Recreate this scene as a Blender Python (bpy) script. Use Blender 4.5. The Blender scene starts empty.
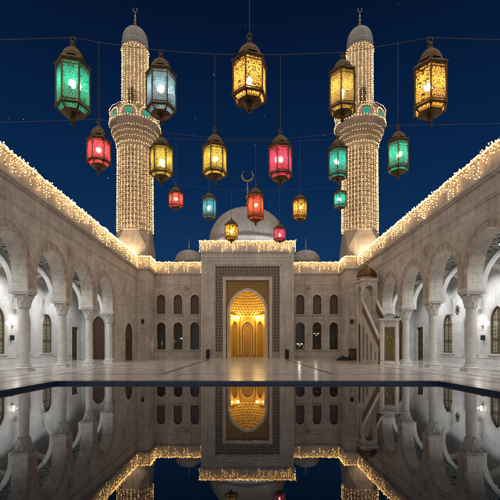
import bpy, bmesh, math, random
from mathutils import Vector, Matrix
random.seed(7)
PI = math.pi
S = bpy.context.scene
COL = S.collection
F = 400.0; CX = 247.5; HY = 347.5; EYE = 1.5      # reading of the photograph: focal length, vanishing point, eye height

def at(px, py, Y):
    return Vector(((px - CX) * Y / F, Y, EYE + (HY - py) * Y / F))

# ------------------------------------------------------------------ nodes
class NT:
    def __init__(s, name):
        s.m = bpy.data.materials.new(name); s.m.use_nodes = True
        s.t = s.m.node_tree; s.n = s.t.nodes
        s.b = s.n['Principled BSDF']; s.out = s.n['Material Output']
    def node(s, typ, **kw):
        n = s.n.new(typ)
        for k, v in kw.items():
            if k.startswith('i_'):
                n.inputs[k[2:]].default_value = v
            else: setattr(n, k, v)
        return n
    def link(s, a, b): s.t.links.new(a, b)
    def val(s, sock, v):
        if hasattr(v, 'is_linked') or isinstance(v, bpy.types.NodeSocket): s.link(v, sock)
        else: sock.default_value = v
    def math(s, op, a, b=None, c=None, clamp=False):
        n = s.node('ShaderNodeMath', operation=op, use_clamp=clamp)
        s.val(n.inputs[0], a)
        if b is not None: s.val(n.inputs[1], b)
        if c is not None: s.val(n.inputs[2], c)
        return n.outputs[0]
    def mix(s, f, a, b, mode='MIX'):
        n = s.node('ShaderNodeMix', data_type='RGBA', blend_type=mode)
        s.val(n.inputs[0], f); s.val(n.inputs[6], a); s.val(n.inputs[7], b)
        return n.outputs[2]
    def noise(s, vec, scale, detail=4, rough=.55, dist=0):
        n = s.node('ShaderNodeTexNoise'); s.link(vec, n.inputs['Vector'])
        n.inputs['Scale'].default_value = scale; n.inputs['Detail'].default_value = detail
        n.inputs['Roughness'].default_value = rough; n.inputs['Distortion'].default_value = dist
        return n.outputs[0]
    def ramp(s, f, p0, p1, c0=(0, 0, 0, 1), c1=(1, 1, 1, 1)):
        n = s.node('ShaderNodeValToRGB'); s.link(f, n.inputs[0])
        n.color_ramp.elements[0].position = p0; n.color_ramp.elements[1].position = p1
        n.color_ramp.elements[0].color = c0; n.color_ramp.elements[1].color = c1
        return n.outputs[0]
    def coord(s, kind='Object'):
        return s.node('ShaderNodeTexCoord').outputs[kind]
    def geo(s): return s.node('ShaderNodeNewGeometry').outputs['Position']
    def comb(s, x, y, z=0.0):
        n = s.node('ShaderNodeCombineXYZ'); s.val(n.inputs[0], x); s.val(n.inputs[1], y); s.val(n.inputs[2], z)
        return n.outputs[0]
    def sep(s, v):
        n = s.node('ShaderNodeSeparateXYZ'); s.link(v, n.inputs[0]); return n.outputs
    def bump(s, h, strength, dist=.02):
        n = s.node('ShaderNodeBump'); s.link(h, n.inputs['Height'])
        n.inputs['Strength'].default_value = strength; n.inputs['Distance'].default_value = dist
        s.link(n.outputs[0], s.b.inputs['Normal'])
    def set(s, base=None, rough=None, metal=None, spec=None):
        if base is not None: s.val(s.b.inputs['Base Color'], base if not isinstance(base, tuple) or len(base) == 4 else (*base, 1))
        if rough is not None: s.val(s.b.inputs['Roughness'], rough)
        if metal is not None: s.val(s.b.inputs['Metallic'], metal)
        if spec is not None: s.b.inputs['Specular IOR Level'].default_value = spec
        return s
    def girih(s, u, v, width=.12, angles=(0, 45, 90, 135), soft=.05):
        """interlaced straight-line lattice, 1 on a line"""
        res = None
        for i, a in enumerate(angles):
            c, n_ = math.cos(math.radians(a)), math.sin(math.radians(a))
            p = s.math('ADD', s.math('MULTIPLY', u, c), s.math('MULTIPLY', v, n_))
            if i % 2: p = s.math('ADD', s.math('MULTIPLY', p, 1.41421), 0.25)
            d = s.math('ABSOLUTE', s.math('SUBTRACT', s.math('FRACT', s.math('ADD', p, 100.0)), .5))
            res = d if res is None else s.math('MINIMUM', res, d)
        return s.math('SUBTRACT', 1.0, s.math('SMOOTH_MIN', 1.0, s.math('DIVIDE', res, width), .1), clamp=True)

def c4(c): return (c[0], c[1], c[2], 1.0)

def stone(name, col, bw=1.3, bh=.52, joint=.35, rough=.62, vary=.1):
    t = NT(name); p = t.geo(); x, y, z = t.sep(p)[:3]
    uv = t.comb(t.math('ADD', x, y), z)
    b = t.node('ShaderNodeTexBrick'); t.link(uv, b.inputs['Vector'])
    b.inputs['Scale'].default_value = 1; b.inputs['Brick Width'].default_value = bw; b.inputs['Row Height'].default_value = bh
    b.inputs['Mortar Size'].default_value = .008; b.inputs['Mortar Smooth'].default_value = .3
    b.inputs['Color1'].default_value = c4([k * (1 + vary) for k in col]); b.inputs['Color2'].default_value = c4([k * (1 - vary) for k in col])
    b.inputs['Mortar'].default_value = c4([k * joint for k in col])
    n1 = t.noise(p, .5, 6, .6); n2 = t.noise(p, 3.2, 8, .65, .6)
    c = t.mix(1.0, b.outputs['Color'], t.ramp(n1, .3, .7, (.78, .76, .74, 1), (1.1, 1.09, 1.08, 1)), 'MULTIPLY')
    c = t.mix(1.0, c, t.ramp(n2, .32, .62, (.82, .8, .78, 1), (1.06, 1.06, 1.06, 1)), 'MULTIPLY')
    st = t.noise(t.comb(t.math('MULTIPLY', t.math('ADD', x, y), 2.4), t.math('MULTIPLY', z, .16)), 1.0, 5, .6)
    c = t.mix(1.0, c, t.ramp(st, .34, .56, (.80, .77, .74, 1), (1, 1, 1, 1)), 'MULTIPLY')
    t.set(c, rough)
    h = t.math('ADD', t.math('MULTIPLY', b.outputs['Fac'], -1.0), t.math('MULTIPLY', n2, .5))
    t.bump(h, .35, .02)
    return t.m

def marble(name, col, vein, scale=.6, rough=.18, tile=None, tilecol=.6, spec=.5):
    t = NT(name); p = t.geo()
    n = t.noise(p, scale, 9, .62, 1.6)
    v = t.math('ABSOLUTE', t.math('SUBTRACT', n, .5))
    c = t.ramp(v, 0.0, .07, c4(vein), c4(col))
    n2 = t.noise(p, scale * 3.3, 6, .6, .4)
    c = t.mix(1.0, c, t.ramp(n2, .3, .7, (.84, .83, .82, 1), (1.05, 1.05, 1.05, 1)), 'MULTIPLY')
    if tile:
        x, y, z = t.sep(p)[:3]
        b = t.node('ShaderNodeTexBrick', offset=0.0)
        vec = t.comb(x, y) if tile[2] == 'floor' else t.comb(t.math('ADD', x, y), z)
        t.link(vec, b.inputs['Vector'])
        b.inputs['Scale'].default_value = 1; b.inputs['Brick Width'].default_value = tile[0]; b.inputs['Row Height'].default_value = tile[1]
        b.inputs['Mortar Size'].default_value = .007; b.inputs['Mortar Smooth'].default_value = .2
        b.inputs['Color1'].default_value = (1, 1, 1, 1); b.inputs['Color2'].default_value = (.86, .85, .84, 1)
        b.inputs['Mortar'].default_value = (tilecol, tilecol, tilecol, 1)
        c = t.mix(1.0, c, b.outputs['Color'], 'MULTIPLY')
        t.bump(t.math('MULTIPLY', b.outputs['Fac'], -1.0), .15, .01)
    rn = t.math('MULTIPLY_ADD', t.noise(p, 1.7, 4), .12, rough - .06)
    t.set(c, rn, spec=spec)
    return t.m

def plain(name, col, rough=.5, metal=0, noise=.15, nscale=8):
    t = NT(name); p = t.geo()
    n = t.noise(p, nscale, 5)
    c = t.mix(1.0, c4(col), t.ramp(n, .3, .7, (1 - noise * 1.5,) * 3 + (1,), (1 + noise,) * 3 + (1,)), 'MULTIPLY')
    t.set(c, rough, metal)
    return t.m

def emit(name, col, strength):
    t = NT(name); e = t.node('ShaderNodeEmission'); e.inputs[0].default_value = c4(col); e.inputs[1].default_value = strength
    t.link(e.outputs[0], t.out.inputs['Surface'])
    return t.m

M = {}
M['stone'] = stone('court limestone', (.62, .575, .52), 1.35, .56, .45)
M['trim'] = stone('smooth limestone trim', (.66, .61, .55), 2.2, 3.0, .7, .5, .04)
M['vous_a'] = stone('pale voussoir', (.56, .50, .43), 9, 9, .9, .6, .03)
M['vous_b'] = stone('rosy voussoir', (.47, .385, .33), 9, 9, .9, .6, .03)
M['white'] = marble('gallery marble', (.68, .675, .65), (.63, .625, .60), .4, .45, (1.5, 1.0, 'wall'), .72)
M['colm'] = marble('column marble', (.60, .58, .54), (.53, .51, .47), .8, .34)
M['floor'] = marble('polished floor marble', (.60, .56, .50), (.47, .43, .37), .45, .19, (1.2, 1.2, 'floor'), .5, .4)
M['gfloor'] = marble('white gallery floor', (.60, .58, .54), (.42, .40, .37), .5, .13, (.9, .9, 'floor'), .6)
M['inlay'] = marble('dark stone inlay', (.035, .024, .018), (.06, .045, .035), 1.2, .38, spec=.25)
M['coping'] = marble('pool coping stone', (.27, .215, .17), (.19, .15, .12), 1.2, .2, (1.2, 5, 'floor'), .5)
M['dome'] = stone('dome plaster', (.42, .40, .375), 1.6, .8, .8, .55, .05)
M['minaret'] = stone('minaret stone', (.50, .42, .34), 1.1, .5, .6, .65)
M['wood'] = plain('dark brown wood', (.085, .040, .020), .4, 0, .25, 5)
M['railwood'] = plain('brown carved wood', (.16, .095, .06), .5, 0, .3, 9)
M['iron'] = plain('black iron', (.012, .012, .013), .45, .3)
M['cloth'] = plain('dark folded cloth', (.022, .018, .018), .9, 0, .4, 12)
M['blacksp'] = plain('black speaker housing', (.013, .013, .014), .55)
M['bronze'] = plain('aged bronze', (.155, .09, .038), .4, .85, .35, 14)
M['brass'] = plain('finial brass', (.50, .32, .12), .35, .9, .2, 14)
M['cable'] = plain('dark cable', (.07, .06, .055), .6)
M['steel'] = plain('dull steel', (.2, .2, .2), .45, .6)
M['ground'] = plain('dry ground', (.12, .10, .08), .9, 0, .3, .3)

t = NT('glazed pool tile'); p = t.geo(); x, y, z = t.sep(p)[:3]
b = t.node('ShaderNodeTexBrick', offset=0.0); t.link(t.comb(t.math('ADD', x, y), z), b.inputs['Vector'])
b.inputs['Scale'].default_value = 1; b.inputs['Brick Width'].default_value = .3; b.inputs['Row Height'].default_value = .3
b.inputs['Mortar Size'].default_value = .006
b.inputs['Color1'].default_value = (.010, .035, .105, 1); b.inputs['Color2'].default_value = (.008, .026, .08, 1); b.inputs['Mortar'].default_value = (.02, .03, .06, 1)
t.set(b.outputs['Color'], .2); M['bluetile'] = t.m

t = NT('still pool water'); p = t.geo()
t.set((.002, .006, .012), .0); t.b.inputs['IOR'].default_value = 1.33
mp = t.node('ShaderNodeMapping'); t.link(p, mp.inputs[0]); mp.inputs['Scale'].default_value = (1.0, .45, 1)
t.bump(t.noise(mp.outputs[0], 4.0, 4, .55), .035, .012); M['water'] = t.m

def girih_mat(name, axis, scale, bg, fg, width, rough=.5, metal=0, angles=(0, 45, 90, 135), bumpd=.03):
    t = NT(name); p = t.geo(); x, y, z = t.sep(p)[:3]
    u, v = {'xz': (x, z), 'yz': (y, z), 'xy': (x, y), 'sz': (t.math('ADD', x, y), z)}[axis]
    u = t.math('MULTIPLY', u, scale); v = t.math('MULTIPLY', v, scale)
    g = t.girih(u, v, width, angles)
    g2 = t.ramp(g, .12, .4)
    n = t.noise(p, 6, 4)
    c = t.mix(g2, c4(bg), c4(fg)); c = t.mix(1.0, c, t.ramp(n, .3, .7, (.75, .75, .75, 1), (1.15, 1.15, 1.15, 1)), 'MULTIPLY')
    t.set(c, rough, metal); t.bump(g2, .8, bumpd)
    return t.m
M['band'] = girih_mat('interlaced stone inlay band', 'xz', 2.55, (.040, .026, .019), (.30, .255, .21), .14)
M['ceil'] = girih_mat('latticed ceiling', 'xy', 1.15, (.012, .018, .016), (.60, .62, .58), .12, angles=(0, 45, 90, 135))
M['gold'] = girih_mat('gold mosaic spandrel', 'xz', 3.4, (.46, .28, .07), (.24, .13, .03), .14, .42, .25)
M['goldwall'] = girih_mat('gilded niche panel', 'sz', 4.5, (.70, .38, .055), (.52, .26, .03), .11, .42, .15)
M['goldrib'] = plain('gilded moulding', (.88, .60, .16), .42, .2, .12, 6)
M['bronzegate'] = girih_mat('pierced bronze gate', 'xz', 4.5, (.03, .025, .02), (.27, .19, .085), .16, .4, .6)
M['relief'] = girih_mat('carved relief panel', 'xz', 3.2, (.27, .22, .18), (.47, .41, .35), .16)
M['latticepane'] = girih_mat('leaded window lattice', 'sz', 3.0, (.05, .05, .035), (.36, .33, .20), .12, .3)
M['upgrille'] = girih_mat('dark window grille', 'xz', 4.0, (.025, .02, .016), (.22, .165, .12), .14, .5)

t = NT('dark window glass'); t.set((.012, .012, .014), .06)
tr = t.node('ShaderNodeBsdfTransparent'); tr.inputs[0].default_value = (.55, .55, .55, 1)
mx = t.node('ShaderNodeMixShader'); mx.inputs[0].default_value = .45
t.link(t.b.outputs[0], mx.inputs[1]); t.link(tr.outputs[0], mx.inputs[2]); t.link(mx.outputs[0], t.out.inputs['Surface']); M['glass'] = t.m

M['bulb'] = emit('warm fairy bulb', (1.0, .54, .165), 10.5)
M['bulbm'] = emit('warm curtain bulb', (1.0, .55, .18), 9.5)
M['lampbulb'] = emit('lantern bulb', (1.0, .80, .50), 390)
M['coolbulb'] = emit('cool lamp glass', (.90, .96, 1.0), 14)
M['sconce'] = emit('sconce glass', (1.0, .92, .78), 9)
M['chand'] = emit('chandelier bulb', (1.0, .93, .8), 26)
M['greenled'] = emit('green medallion light', (.05, .50, .33), .8)
M['nichelamp'] = emit('niche lamp', (1.0, .72, .32), 35)

def pane_mat(name, col, dens):
    """coloured glass behind pierced metal filigree, lit by the bulb inside"""
    t = NT(name); uv = t.coord('UV'); u, v = t.sep(uv)[:2]
    um = t.math('ABSOLUTE', t.math('SUBTRACT', u, .5))
    vec = t.comb(t.math('MULTIPLY', um, dens), t.math('MULTIPLY', v, dens))
    vo = t.node('ShaderNodeTexVoronoi', feature='DISTANCE_TO_EDGE'); t.link(vec, vo.inputs['Vector']); vo.inputs['Scale'].default_value = .8
    nz = t.noise(vec, 1.2, 2, .5, .8)
    fil = t.math('LESS_THAN', vo.outputs['Distance'], t.math('MULTIPLY_ADD', nz, .16, .015))
    n2 = t.noise(uv, 3, 3)
    glass = t.mix(1.0, c4(col), t.ramp(n2, .3, .7, (.65, .65, .65, 1), (1.1, 1.1, 1.1, 1)), 'MULTIPLY')
    tl = t.node('ShaderNodeBsdfTranslucent'); t.link(glass, tl.inputs[0])
    clear = t.mix(.45, glass, (1, .93, .8, 1)); tp = t.node('ShaderNodeBsdfTransparent'); t.link(clear, tp.inputs[0])
    gl = t.node('ShaderNodeBsdfGlossy'); gl.inputs['Roughness'].default_value = .25
    rf = t.node('ShaderNodeBsdfRefraction'); rf.inputs['Roughness'].default_value = .62; rf.inputs['IOR'].default_value = 1.3; t.link(clear, rf.inputs[0])
    m0 = t.node('ShaderNodeMixShader'); m0.inputs[0].default_value = .34; t.link(tl.outputs[0], m0.inputs[1]); t.link(rf.outputs[0], m0.inputs[2])
    m1 = t.node('ShaderNodeMixShader'); m1.inputs[0].default_value = .16; t.link(m0.outputs[0], m1.inputs[1]); t.link(tp.outputs[0], m1.inputs[2])
    m2 = t.node('ShaderNodeMixShader'); m2.inputs[0].default_value = .04; t.link(m1.outputs[0], m2.inputs[1]); t.link(gl.outputs[0], m2.inputs[2])
    t.set((.035, .022, .012), .5, .5)
    m3 = t.node('ShaderNodeMixShader'); t.link(fil, m3.inputs[0]); t.link(m2.outputs[0], m3.inputs[1]); t.link(t.b.outputs[0], m3.inputs[2])
    t.link(m3.outputs[0], t.out.inputs['Surface'])
    return t.m

# ------------------------------------------------------------------ mesh builder
class MB:
    def __init__(s): s.v = []; s.f = []; s.mi = []; s.uv = []; s.m = 0
    def face(s, pts, mi=None, uv=None):
        n = len(s.v); s.v += [Vector(p) for p in pts]; s.f.append(tuple(range(n, n + len(pts))))
        s.mi.append(s.m if mi is None else mi); s.uv.append(uv)
    def grid(s, rows, closed=False, mi=None):
        """rows of points joined into a shared-vertex sheet"""
        n0 = len(s.v); w = len(rows[0])
        for r in rows: s.v += [Vector(p) for p in r]
        for i in range(len(rows) - 1):
            for j in range(w if closed else w - 1):
                a = n0 + i * w + j; b = n0 + i * w + (j + 1) % w
                s.f.append((a, b, b + w, a + w)); s.mi.append(s.m if mi is None else mi); s.uv.append(None)
    def box(s, x0, x1, y0, y1, z0, z1, mi=None):
        if x0 > x1: x0, x1 = x1, x0
        if y0 > y1: y0, y1 = y1, y0
        n = len(s.v)
        s.v += [Vector(p) for p in ((x0, y0, z0), (x1, y0, z0), (x1, y1, z0), (x0, y1, z0), (x0, y0, z1), (x1, y0, z1), (x1, y1, z1), (x0, y1, z1))]
        for q in ((0, 3, 2, 1), (4, 5, 6, 7), (0, 1, 5, 4), (1, 2, 6, 5), (2, 3, 7, 6), (3, 0, 4, 7)):
            s.f.append(tuple(n + k for k in q)); s.mi.append(s.m if mi is None else mi); s.uv.append(None)
    def lathe(s, cx, cy, prof, seg=24, rfun=None, rot=0, cap=True):
        rows = []
        for k, (r, z) in enumerate(prof):
            rows.append([(cx + (r * (rfun(a, z, k) if rfun else 1)) * math.cos(a), cy + (r * (rfun(a, z, k) if rfun else 1)) * math.sin(a), z)
                         for a in [rot + 2 * PI * j / seg for j in range(seg)]])
        s.grid(rows, closed=True)
        if cap:
            if prof[0][0] > 1e-4: s.face(list(reversed(rows[0])))
            if prof[-1][0] > 1e-4: s.face(rows[-1])
    def tube(s, pts, r, seg=6, radii=None):
        pts = [Vector(p) for p in pts]; rows = []
        for i, p in enumerate(pts):
            d = (pts[min(i + 1, len(pts) - 1)] - pts[max(i - 1, 0)]).normalized()
            up = Vector((0, 0, 1)) if abs(d.z) < .95 else Vector((1, 0, 0))
            a = d.cross(up).normalized(); b = d.cross(a).normalized(); rr = radii[i] if radii else r
            rows.append([p + a * rr * math.cos(2 * PI * k / seg) + b * rr * math.sin(2 * PI * k / seg) for k in range(seg)])
        s.grid(rows, closed=True); s.face(rows[0]); s.face(rows[-1])
    def octa(s, c, r, mi=None):
        n = len(s.v); c = Vector(c)
        s.v += [c + Vector(d) * r for d in ((1, 0, 0), (-1, 0, 0), (0, 1, 0), (0, -1, 0), (0, 0, 1.2), (0, 0, -1.2))]
        for q in ((0, 2, 4), (2, 1, 4), (1, 3, 4), (3, 0, 4), (2, 0, 5), (1, 2, 5), (3, 1, 5), (0, 3, 5)):
            s.f.append(tuple(n + k for k in q)); s.mi.append(s.m if mi is None else mi); s.uv.append(None)
    def sphere(s, c, r, seg=12, rings=8, sz=1.0):
        c = Vector(c)
        s.lathe(c.x, c.y, [(max(r * math.sin(PI * k / rings), 1e-5), c.z - r * sz * math.cos(PI * k / rings)) for k in range(rings + 1)], seg, cap=False)
    def build(s, name, mats, parent=None, smooth=False, loc=None):
        me = bpy.data.meshes.new(name)
        off = Vector(loc) if loc is not None else (Vector(parent['_o']) if parent is not None and '_o' in parent else Vector((0, 0, 0)))
        me.from_pydata([v - off for v in s.v], [], s.f)
        if not isinstance(mats, (list, tuple)): mats = [mats]
        for m in mats: me.materials.append(m)
        me.polygons.foreach_set('material_index', s.mi)
        if any(u is not None for u in s.uv):
            l = me.uv_layers.new(name='UVMap')
            for p, u in zip(me.polygons, s.uv):
                if u is not None:
                    for li, q in zip(p.loop_indices, u): l.data[li].uv = q
        bm = bmesh.new(); bm.from_mesh(me); bmesh.ops.recalc_face_normals(bm, faces=bm.faces); bm.to_mesh(me); bm.free()
        if smooth:
            me.polygons.foreach_set('use_smooth', [True] * len(me.polygons))
            if smooth != 'all': me.set_sharp_from_angle(angle=math.radians(38))
        me.update()
        o = bpy.data.objects.new(name, me); COL.objects.link(o)
        if parent is not None: o.parent = parent
        elif loc is not None: o.location = loc
        return o

def tag(o, label=None, cat=None, group=None, kind=None):
    if label: o['label'] = label
    if cat: o['category'] = cat
    if group: o['group'] = group
    if kind: o['kind'] = kind
    return o
ROOTS = []
def thing(name, label, cat, loc, group=None):
    o = bpy.data.objects.new(name, None); COL.objects.link(o); o.location = loc
    o.empty_display_size = .3; o['_o'] = list(loc); ROOTS.append(o)
    return tag(o, label, cat, group)
def sub(mb, name, mats, part, root, smooth=False):
    """sub-part: the part sits at its root's origin, so the root's offset is the right one"""
    o = mb.build(name, mats, None, smooth, loc=root['_o']); o.location = (0, 0, 0); o.parent = part
    return o
def lamp(name, kind, loc, energy, col, parent=None, **kw):
    l = bpy.data.lights.new(name, kind); l.energy = energy; l.color = col
    for k, v in kw.items(): setattr(l, k, v)
    o = bpy.data.objects.new(name, l); COL.objects.link(o)
    if parent is not None:
        o.parent = parent; o.location = Vector(loc) - Vector(parent['_o'])
    else: o.location = loc
    return o

# ------------------------------------------------------------------ arches and walls with openings
def arch_top(uc, w, spring, rise):
    if rise <= 0: return lambda u: spring
    if rise < w: rise_ = w; k = rise / w
    else: rise_ = rise; k = 1
    e = (rise_ ** 2 - w ** 2) / (2 * w); R = w + e
    return lambda u: spring + k * math.sqrt(max(0, R * R - (abs(u - uc) + e) ** 2))
def arch_pts(uc, w, spring, rise, off=0.0, n=12):
    """left foot - apex - right foot"""
    if rise <= 0: return [(uc - w - off, spring + off), (uc + w + off, spring + off)]
    k = min(1, rise / w); r_ = max(rise, w)
    e = (r_ ** 2 - w ** 2) / (2 * w); R = w + e + off
    a_end = math.acos(e / R); L = []
    for i in range(n + 1):
        a = PI - a_end * 0 - (PI - (PI - a_end)) * i / n
        L.append((uc + e + R * math.cos(a), spring + k * R * math.sin(a)))
    return L + [(2 * uc - p[0], p[1]) for p in reversed(L[:-1])]

def op(uc, w, sill, spring, rise, n=12): return dict(uc=uc, w=w, sill=sill, spring=spring, rise=rise, top=arch_top(uc, w, spring, rise), n=n)

def wall(mb, T, u0, u1, z0, z1, d0, d1, ops):
    us = {round(u0, 5), round(u1, 5)}
    for o in ops:
        k = 2 * o['n'] if o['rise'] > 0 else 1
        for i in range(k + 1):
            s_ = -math.cos(PI * i / k) if k > 1 else (-1 if i == 0 else 1)
            us.add(round(o['uc'] + o['w'] * s_, 5))
    us = sorted(us)
    for a, b in zip(us[:-1], us[1:]):
        mid = (a + b) / 2
        cov = sorted([o for o in ops if abs(mid - o['uc']) < o['w']], key=lambda o: o['sill'])
        cur = (z0, z0)
        for o in cov:
            lo = (o['sill'],) * 2; hi = (o['top'](a), o['top'](b))
            if o['sill'] > z0 + 1e-4:
                for d in (d0, d1): mb.face([T(a, d, cur[0]), T(b, d, cur[1]), T(b, d, lo[1]), T(a, d, lo[0])])
                mb.face([T(a, d0, lo[0]), T(b, d0, lo[1]), T(b, d1, lo[1]), T(a, d1, lo[0])])
            mb.face([T(a, d0, hi[0]), T(b, d0, hi[1]), T(b, d1, hi[1]), T(a, d1, hi[0])])
            cur = hi
        for d in (d0, d1): mb.face([T(a, d, cur[0]), T(b, d, cur[1]), T(b, d, z1), T(a, d, z1)])
        mb.face([T(a, d0, z1), T(b, d0, z1), T(b, d1, z1), T(a, d1, z1)])
    for o in ops:
        for s_ in (-1, 1):
            u = o['uc'] + s_ * o['w']; mb.face([T(u, d0, o['sill']), T(u, d1, o['sill']), T(u, d1, o['top'](u)), T(u, d0, o['top'](u))])
    for u in (u0, u1): mb.face([T(u, d0, z0), T(u, d1, z0), T(u, d1, z1), T(u, d0, z1)])

def strip(mb, T, inner, outer, d0, d1, alt=False, gap=0):
    """solid band between two 2D polylines, extruded d0..d1"""
    for i in range(len(inner) - 1):
        a, b, c, d = inner[i], inner[i + 1], outer[i + 1], outer[i]
        mi = (i // alt) % 2 if alt else None
        mb.face([T(a[0], d0, a[1]), T(b[0], d0, b[1]), T(c[0], d0, c[1]), T(d[0], d0, d[1])], mi)
        mb.face([T(a[0], d1, a[1]), T(b[0], d1, b[1]), T(c[0], d1, c[1]), T(d[0], d1, d[1])], mi)
        mb.face([T(a[0], d0, a[1]), T(b[0], d0, b[1]), T(b[0], d1, b[1]), T(a[0], d1, a[1])], mi)
        mb.face([T(d[0], d0, d[1]), T(c[0], d0, c[1]), T(c[0], d1, c[1]), T(d[0], d1, d[1])], mi)
    for i in (0, -1):
        a, d = inner[i], outer[i]
        mb.face([T(a[0], d0, a[1]), T(d[0], d0, d[1]), T(d[0], d1, d[1]), T(a[0], d1, a[1])])
def ring(mb, T, o, off0, off1, d0, d1, foot=None, alt=False, n=12):
    a = arch_pts(o['uc'], o['w'], o['spring'], o['rise'], off0, n); b = arch_pts(o['uc'], o['w'], o['spring'], o['rise'], off1, n)
    if foot is not None:
        a = [(a[0][0], foot)] + a + [(a[-1][0], foot)]; b = [(b[0][0], foot)] + b + [(b[-1][0], foot)]
    strip(mb, T, a, b, d0, d1, alt)
def pbox(mb, T, u0, u1, d0, d1, z0, z1, mi=None):
    a = T(u0, d0, z0); b = T(u1, d1, z1); mb.box(a.x, b.x, a.y, b.y, a.z, b.z, mi)
def fill(mb, T, o, ins, d, n=12):
    pts = arch_pts(o['uc'], o['w'] - ins, o['spring'], max(o['rise'] - ins, 0) if o['rise'] > 0 else 0, 0, n)
    if o['rise'] <= 0: pts = [(p[0], p[1] - ins) for p in pts]
    pts = [(pts[0][0], o['sill'])] + pts + [(pts[-1][0], o['sill'])]
    mb.face([T(p[0], d, p[1]) for p in pts])

def window(root, T, o, frame_m, pane_m, sur_m, din=.28, fw=.09, sur=.16, leaves=2, bars=(), sill=True):
    f = MB(); ring(f, T, o, -fw, -.003, din - .06, din + .06, foot=o['sill'] + .003)
    pbox(f, T, o['uc'] - o['w'] + fw, o['uc'] + o['w'] - fw, din - .055, din + .055, o['sill'] + .004, o['sill'] + fw)
    for k in range(1, leaves):
        u = o['uc'] - o['w'] + 2 * o['w'] * k / leaves
        pbox(f, T, u - fw * .45, u + fw * .45, din - .05, din + .05, o['sill'] + fw, o['top'](u) - fw)
    for z in bars: pbox(f, T, o['uc'] - o['w'] + fw, o['uc'] + o['w'] - fw, din - .045, din + .045, z - fw * .4, z + fw * .4)
    w = f.build('window', frame_m, root)
    p = MB(); fill(p, T, o, .02, din); sub(p, 'pane', pane_m, w, root)
    if sur:
        s_ = MB(); ring(s_, T, o, .004, sur, -.06, .05, foot=o['sill']); sub(s_, 'surround', sur_m, w, root)
    if sill:
        q = MB(); pbox(q, T, o['uc'] - o['w'] - sur - .06, o['uc'] + o['w'] + sur + .06, -.1, .05, o['sill'] - .14, o['sill'] - .004)
        sub(q, 'sill', sur_m, w, root)
    return w
def door(root, T, o, mat, sur_m, din=.22, sur=.18, leaves=2):
    f = MB(); fill(f, T, o, .004, din)
    for k in range(leaves):
        a = o['uc'] - o['w'] + 2 * o['w'] * k / leaves; b = a + 2 * o['w'] / leaves
        top = o['spring'] - .1
        nz = 3
        for q in range(nz):
            z0 = .25 + (top - .3) * q / nz; z1 = z0 + (top - .3) / nz - .18
            strip(f, T, [(a + .2, z0 + .06), (b - .2, z0 + .06), (b - .2, z1 - .06), (a + .2, z1 - .06), (a + .2, z0 + .06)],
                  [(a + .13, z0), (b - .13, z0), (b - .13, z1), (a + .13, z1), (a + .13, z0)], din - .05, din - .004)
    ring(f, T, o, -.09, -.004, din - .07, din - .006, foot=.0)
    d = f.build('door', mat, root)
    h = MB(); pbox(h, T, o['uc'] + .07, o['uc'] + .11, din - .12, din - .055, 1.0, 1.35); sub(h, 'handle', M['brass'], d, root)
    s_ = MB(); ring(s_, T, o, .004, sur, -.05, .05, foot=0.0); sub(s_, 'surround', sur_m, d, root)
    return d

# ================================================================== SETTING
g = MB(); g.box(-700, 700, -300, 900, -1.6, -1.2)
tag(g.build('ground', M['ground']), kind='structure')
PX, PY0, PY1 = 8.6, 1.1, 17.9; WZ = -.13
fl = MB()
fl.box(-13.0, -PX - .55, -14, 50.0, -1.0, 0); fl.box(PX + .55, 13.0, -14, 50.0, -1.0, 0)
fl.box(-PX - .55, PX + .55, PY1 + .55, 50.0, -1.0, 0); fl.box(-PX - .55, PX + .55, -14, PY0 - .55, -1.0, 0)
fl.box(-12.45, 12.45, 50.0, 53.6, -1.0, 0)
tag(fl.build('courtyard_floor', M['floor']), kind='structure')
gf = MB()
for s in (-1, 1): gf.box(s * 13.0, s * 26.5, -14, 58, -1.0, .0)
tag(gf.build('gallery_floor', M['gfloor']), kind='structure')
cp = MB(); e = .55
cp.box(-PX - e, -PX, PY0 - e, PY1 + e, -.9, .004); cp.box(PX, PX + e, PY0 - e, PY1 + e, -.9, .004)
cp.box(-PX, PX, PY1, PY1 + e, -.9, .004); cp.box(-PX, PX, PY0 - e, PY0, -.9, .004)
tag(cp.build('pool_coping', M['coping']), kind='structure')
bt = MB(); q = .012
bt.box(-PX, PX, PY1 - q, PY1 - .001, -.8, -.012); bt.box(-PX, PX, PY0 + .001, PY0 + q, -.8, -.012)
bt.box(-PX + .001, -PX + q, PY0 + q, PY1 - q, -.8, -.012); bt.box(PX - q, PX - .001, PY0 + q, PY1 - q, -.8, -.012)
bt.box(-PX, PX, PY0, PY1, -.98, -.8)
tag(bt.build('pool_basin', M['bluetile']), kind='structure')
wt = MB(); wt.face([(-PX + q, PY0 + q, WZ), (PX - q, PY0 + q, WZ), (PX - q, PY1 - q, WZ), (-PX + q, PY1 - q, WZ)])
tag(wt.build('pool_water', M['water']), kind='structure')
il = MB()
for s in (-1, 1):
    il.box(s * 4.7, s * 4.9, 22.6, 49.4, -.01, .004)
    il.box(s * 12.1, s * 12.3, -10, 49.8, -.01, .004)
    il.box(s * 10.6, s * 10.7, -10, 49.4, -.01, .004)
    il.box(s * 15.6, s * 15.85, 8, 49.5, -.01, .004); il.box(s * 20.2, s * 20.4, 8, 49.5, -.01, .004)
for y in [25.8 + 5.3 * k for k in range(-3, 4)]:
    for s in (-1, 1): il.box(s * 15.85, s * 20.2, y - .12, y + .12, -.01, .004)
il.box(-10.6, 10.6, 22.4, 22.52, -.01, .0045)
tag(il.build('floor_inlay', M['inlay']), kind='structure')

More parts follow.
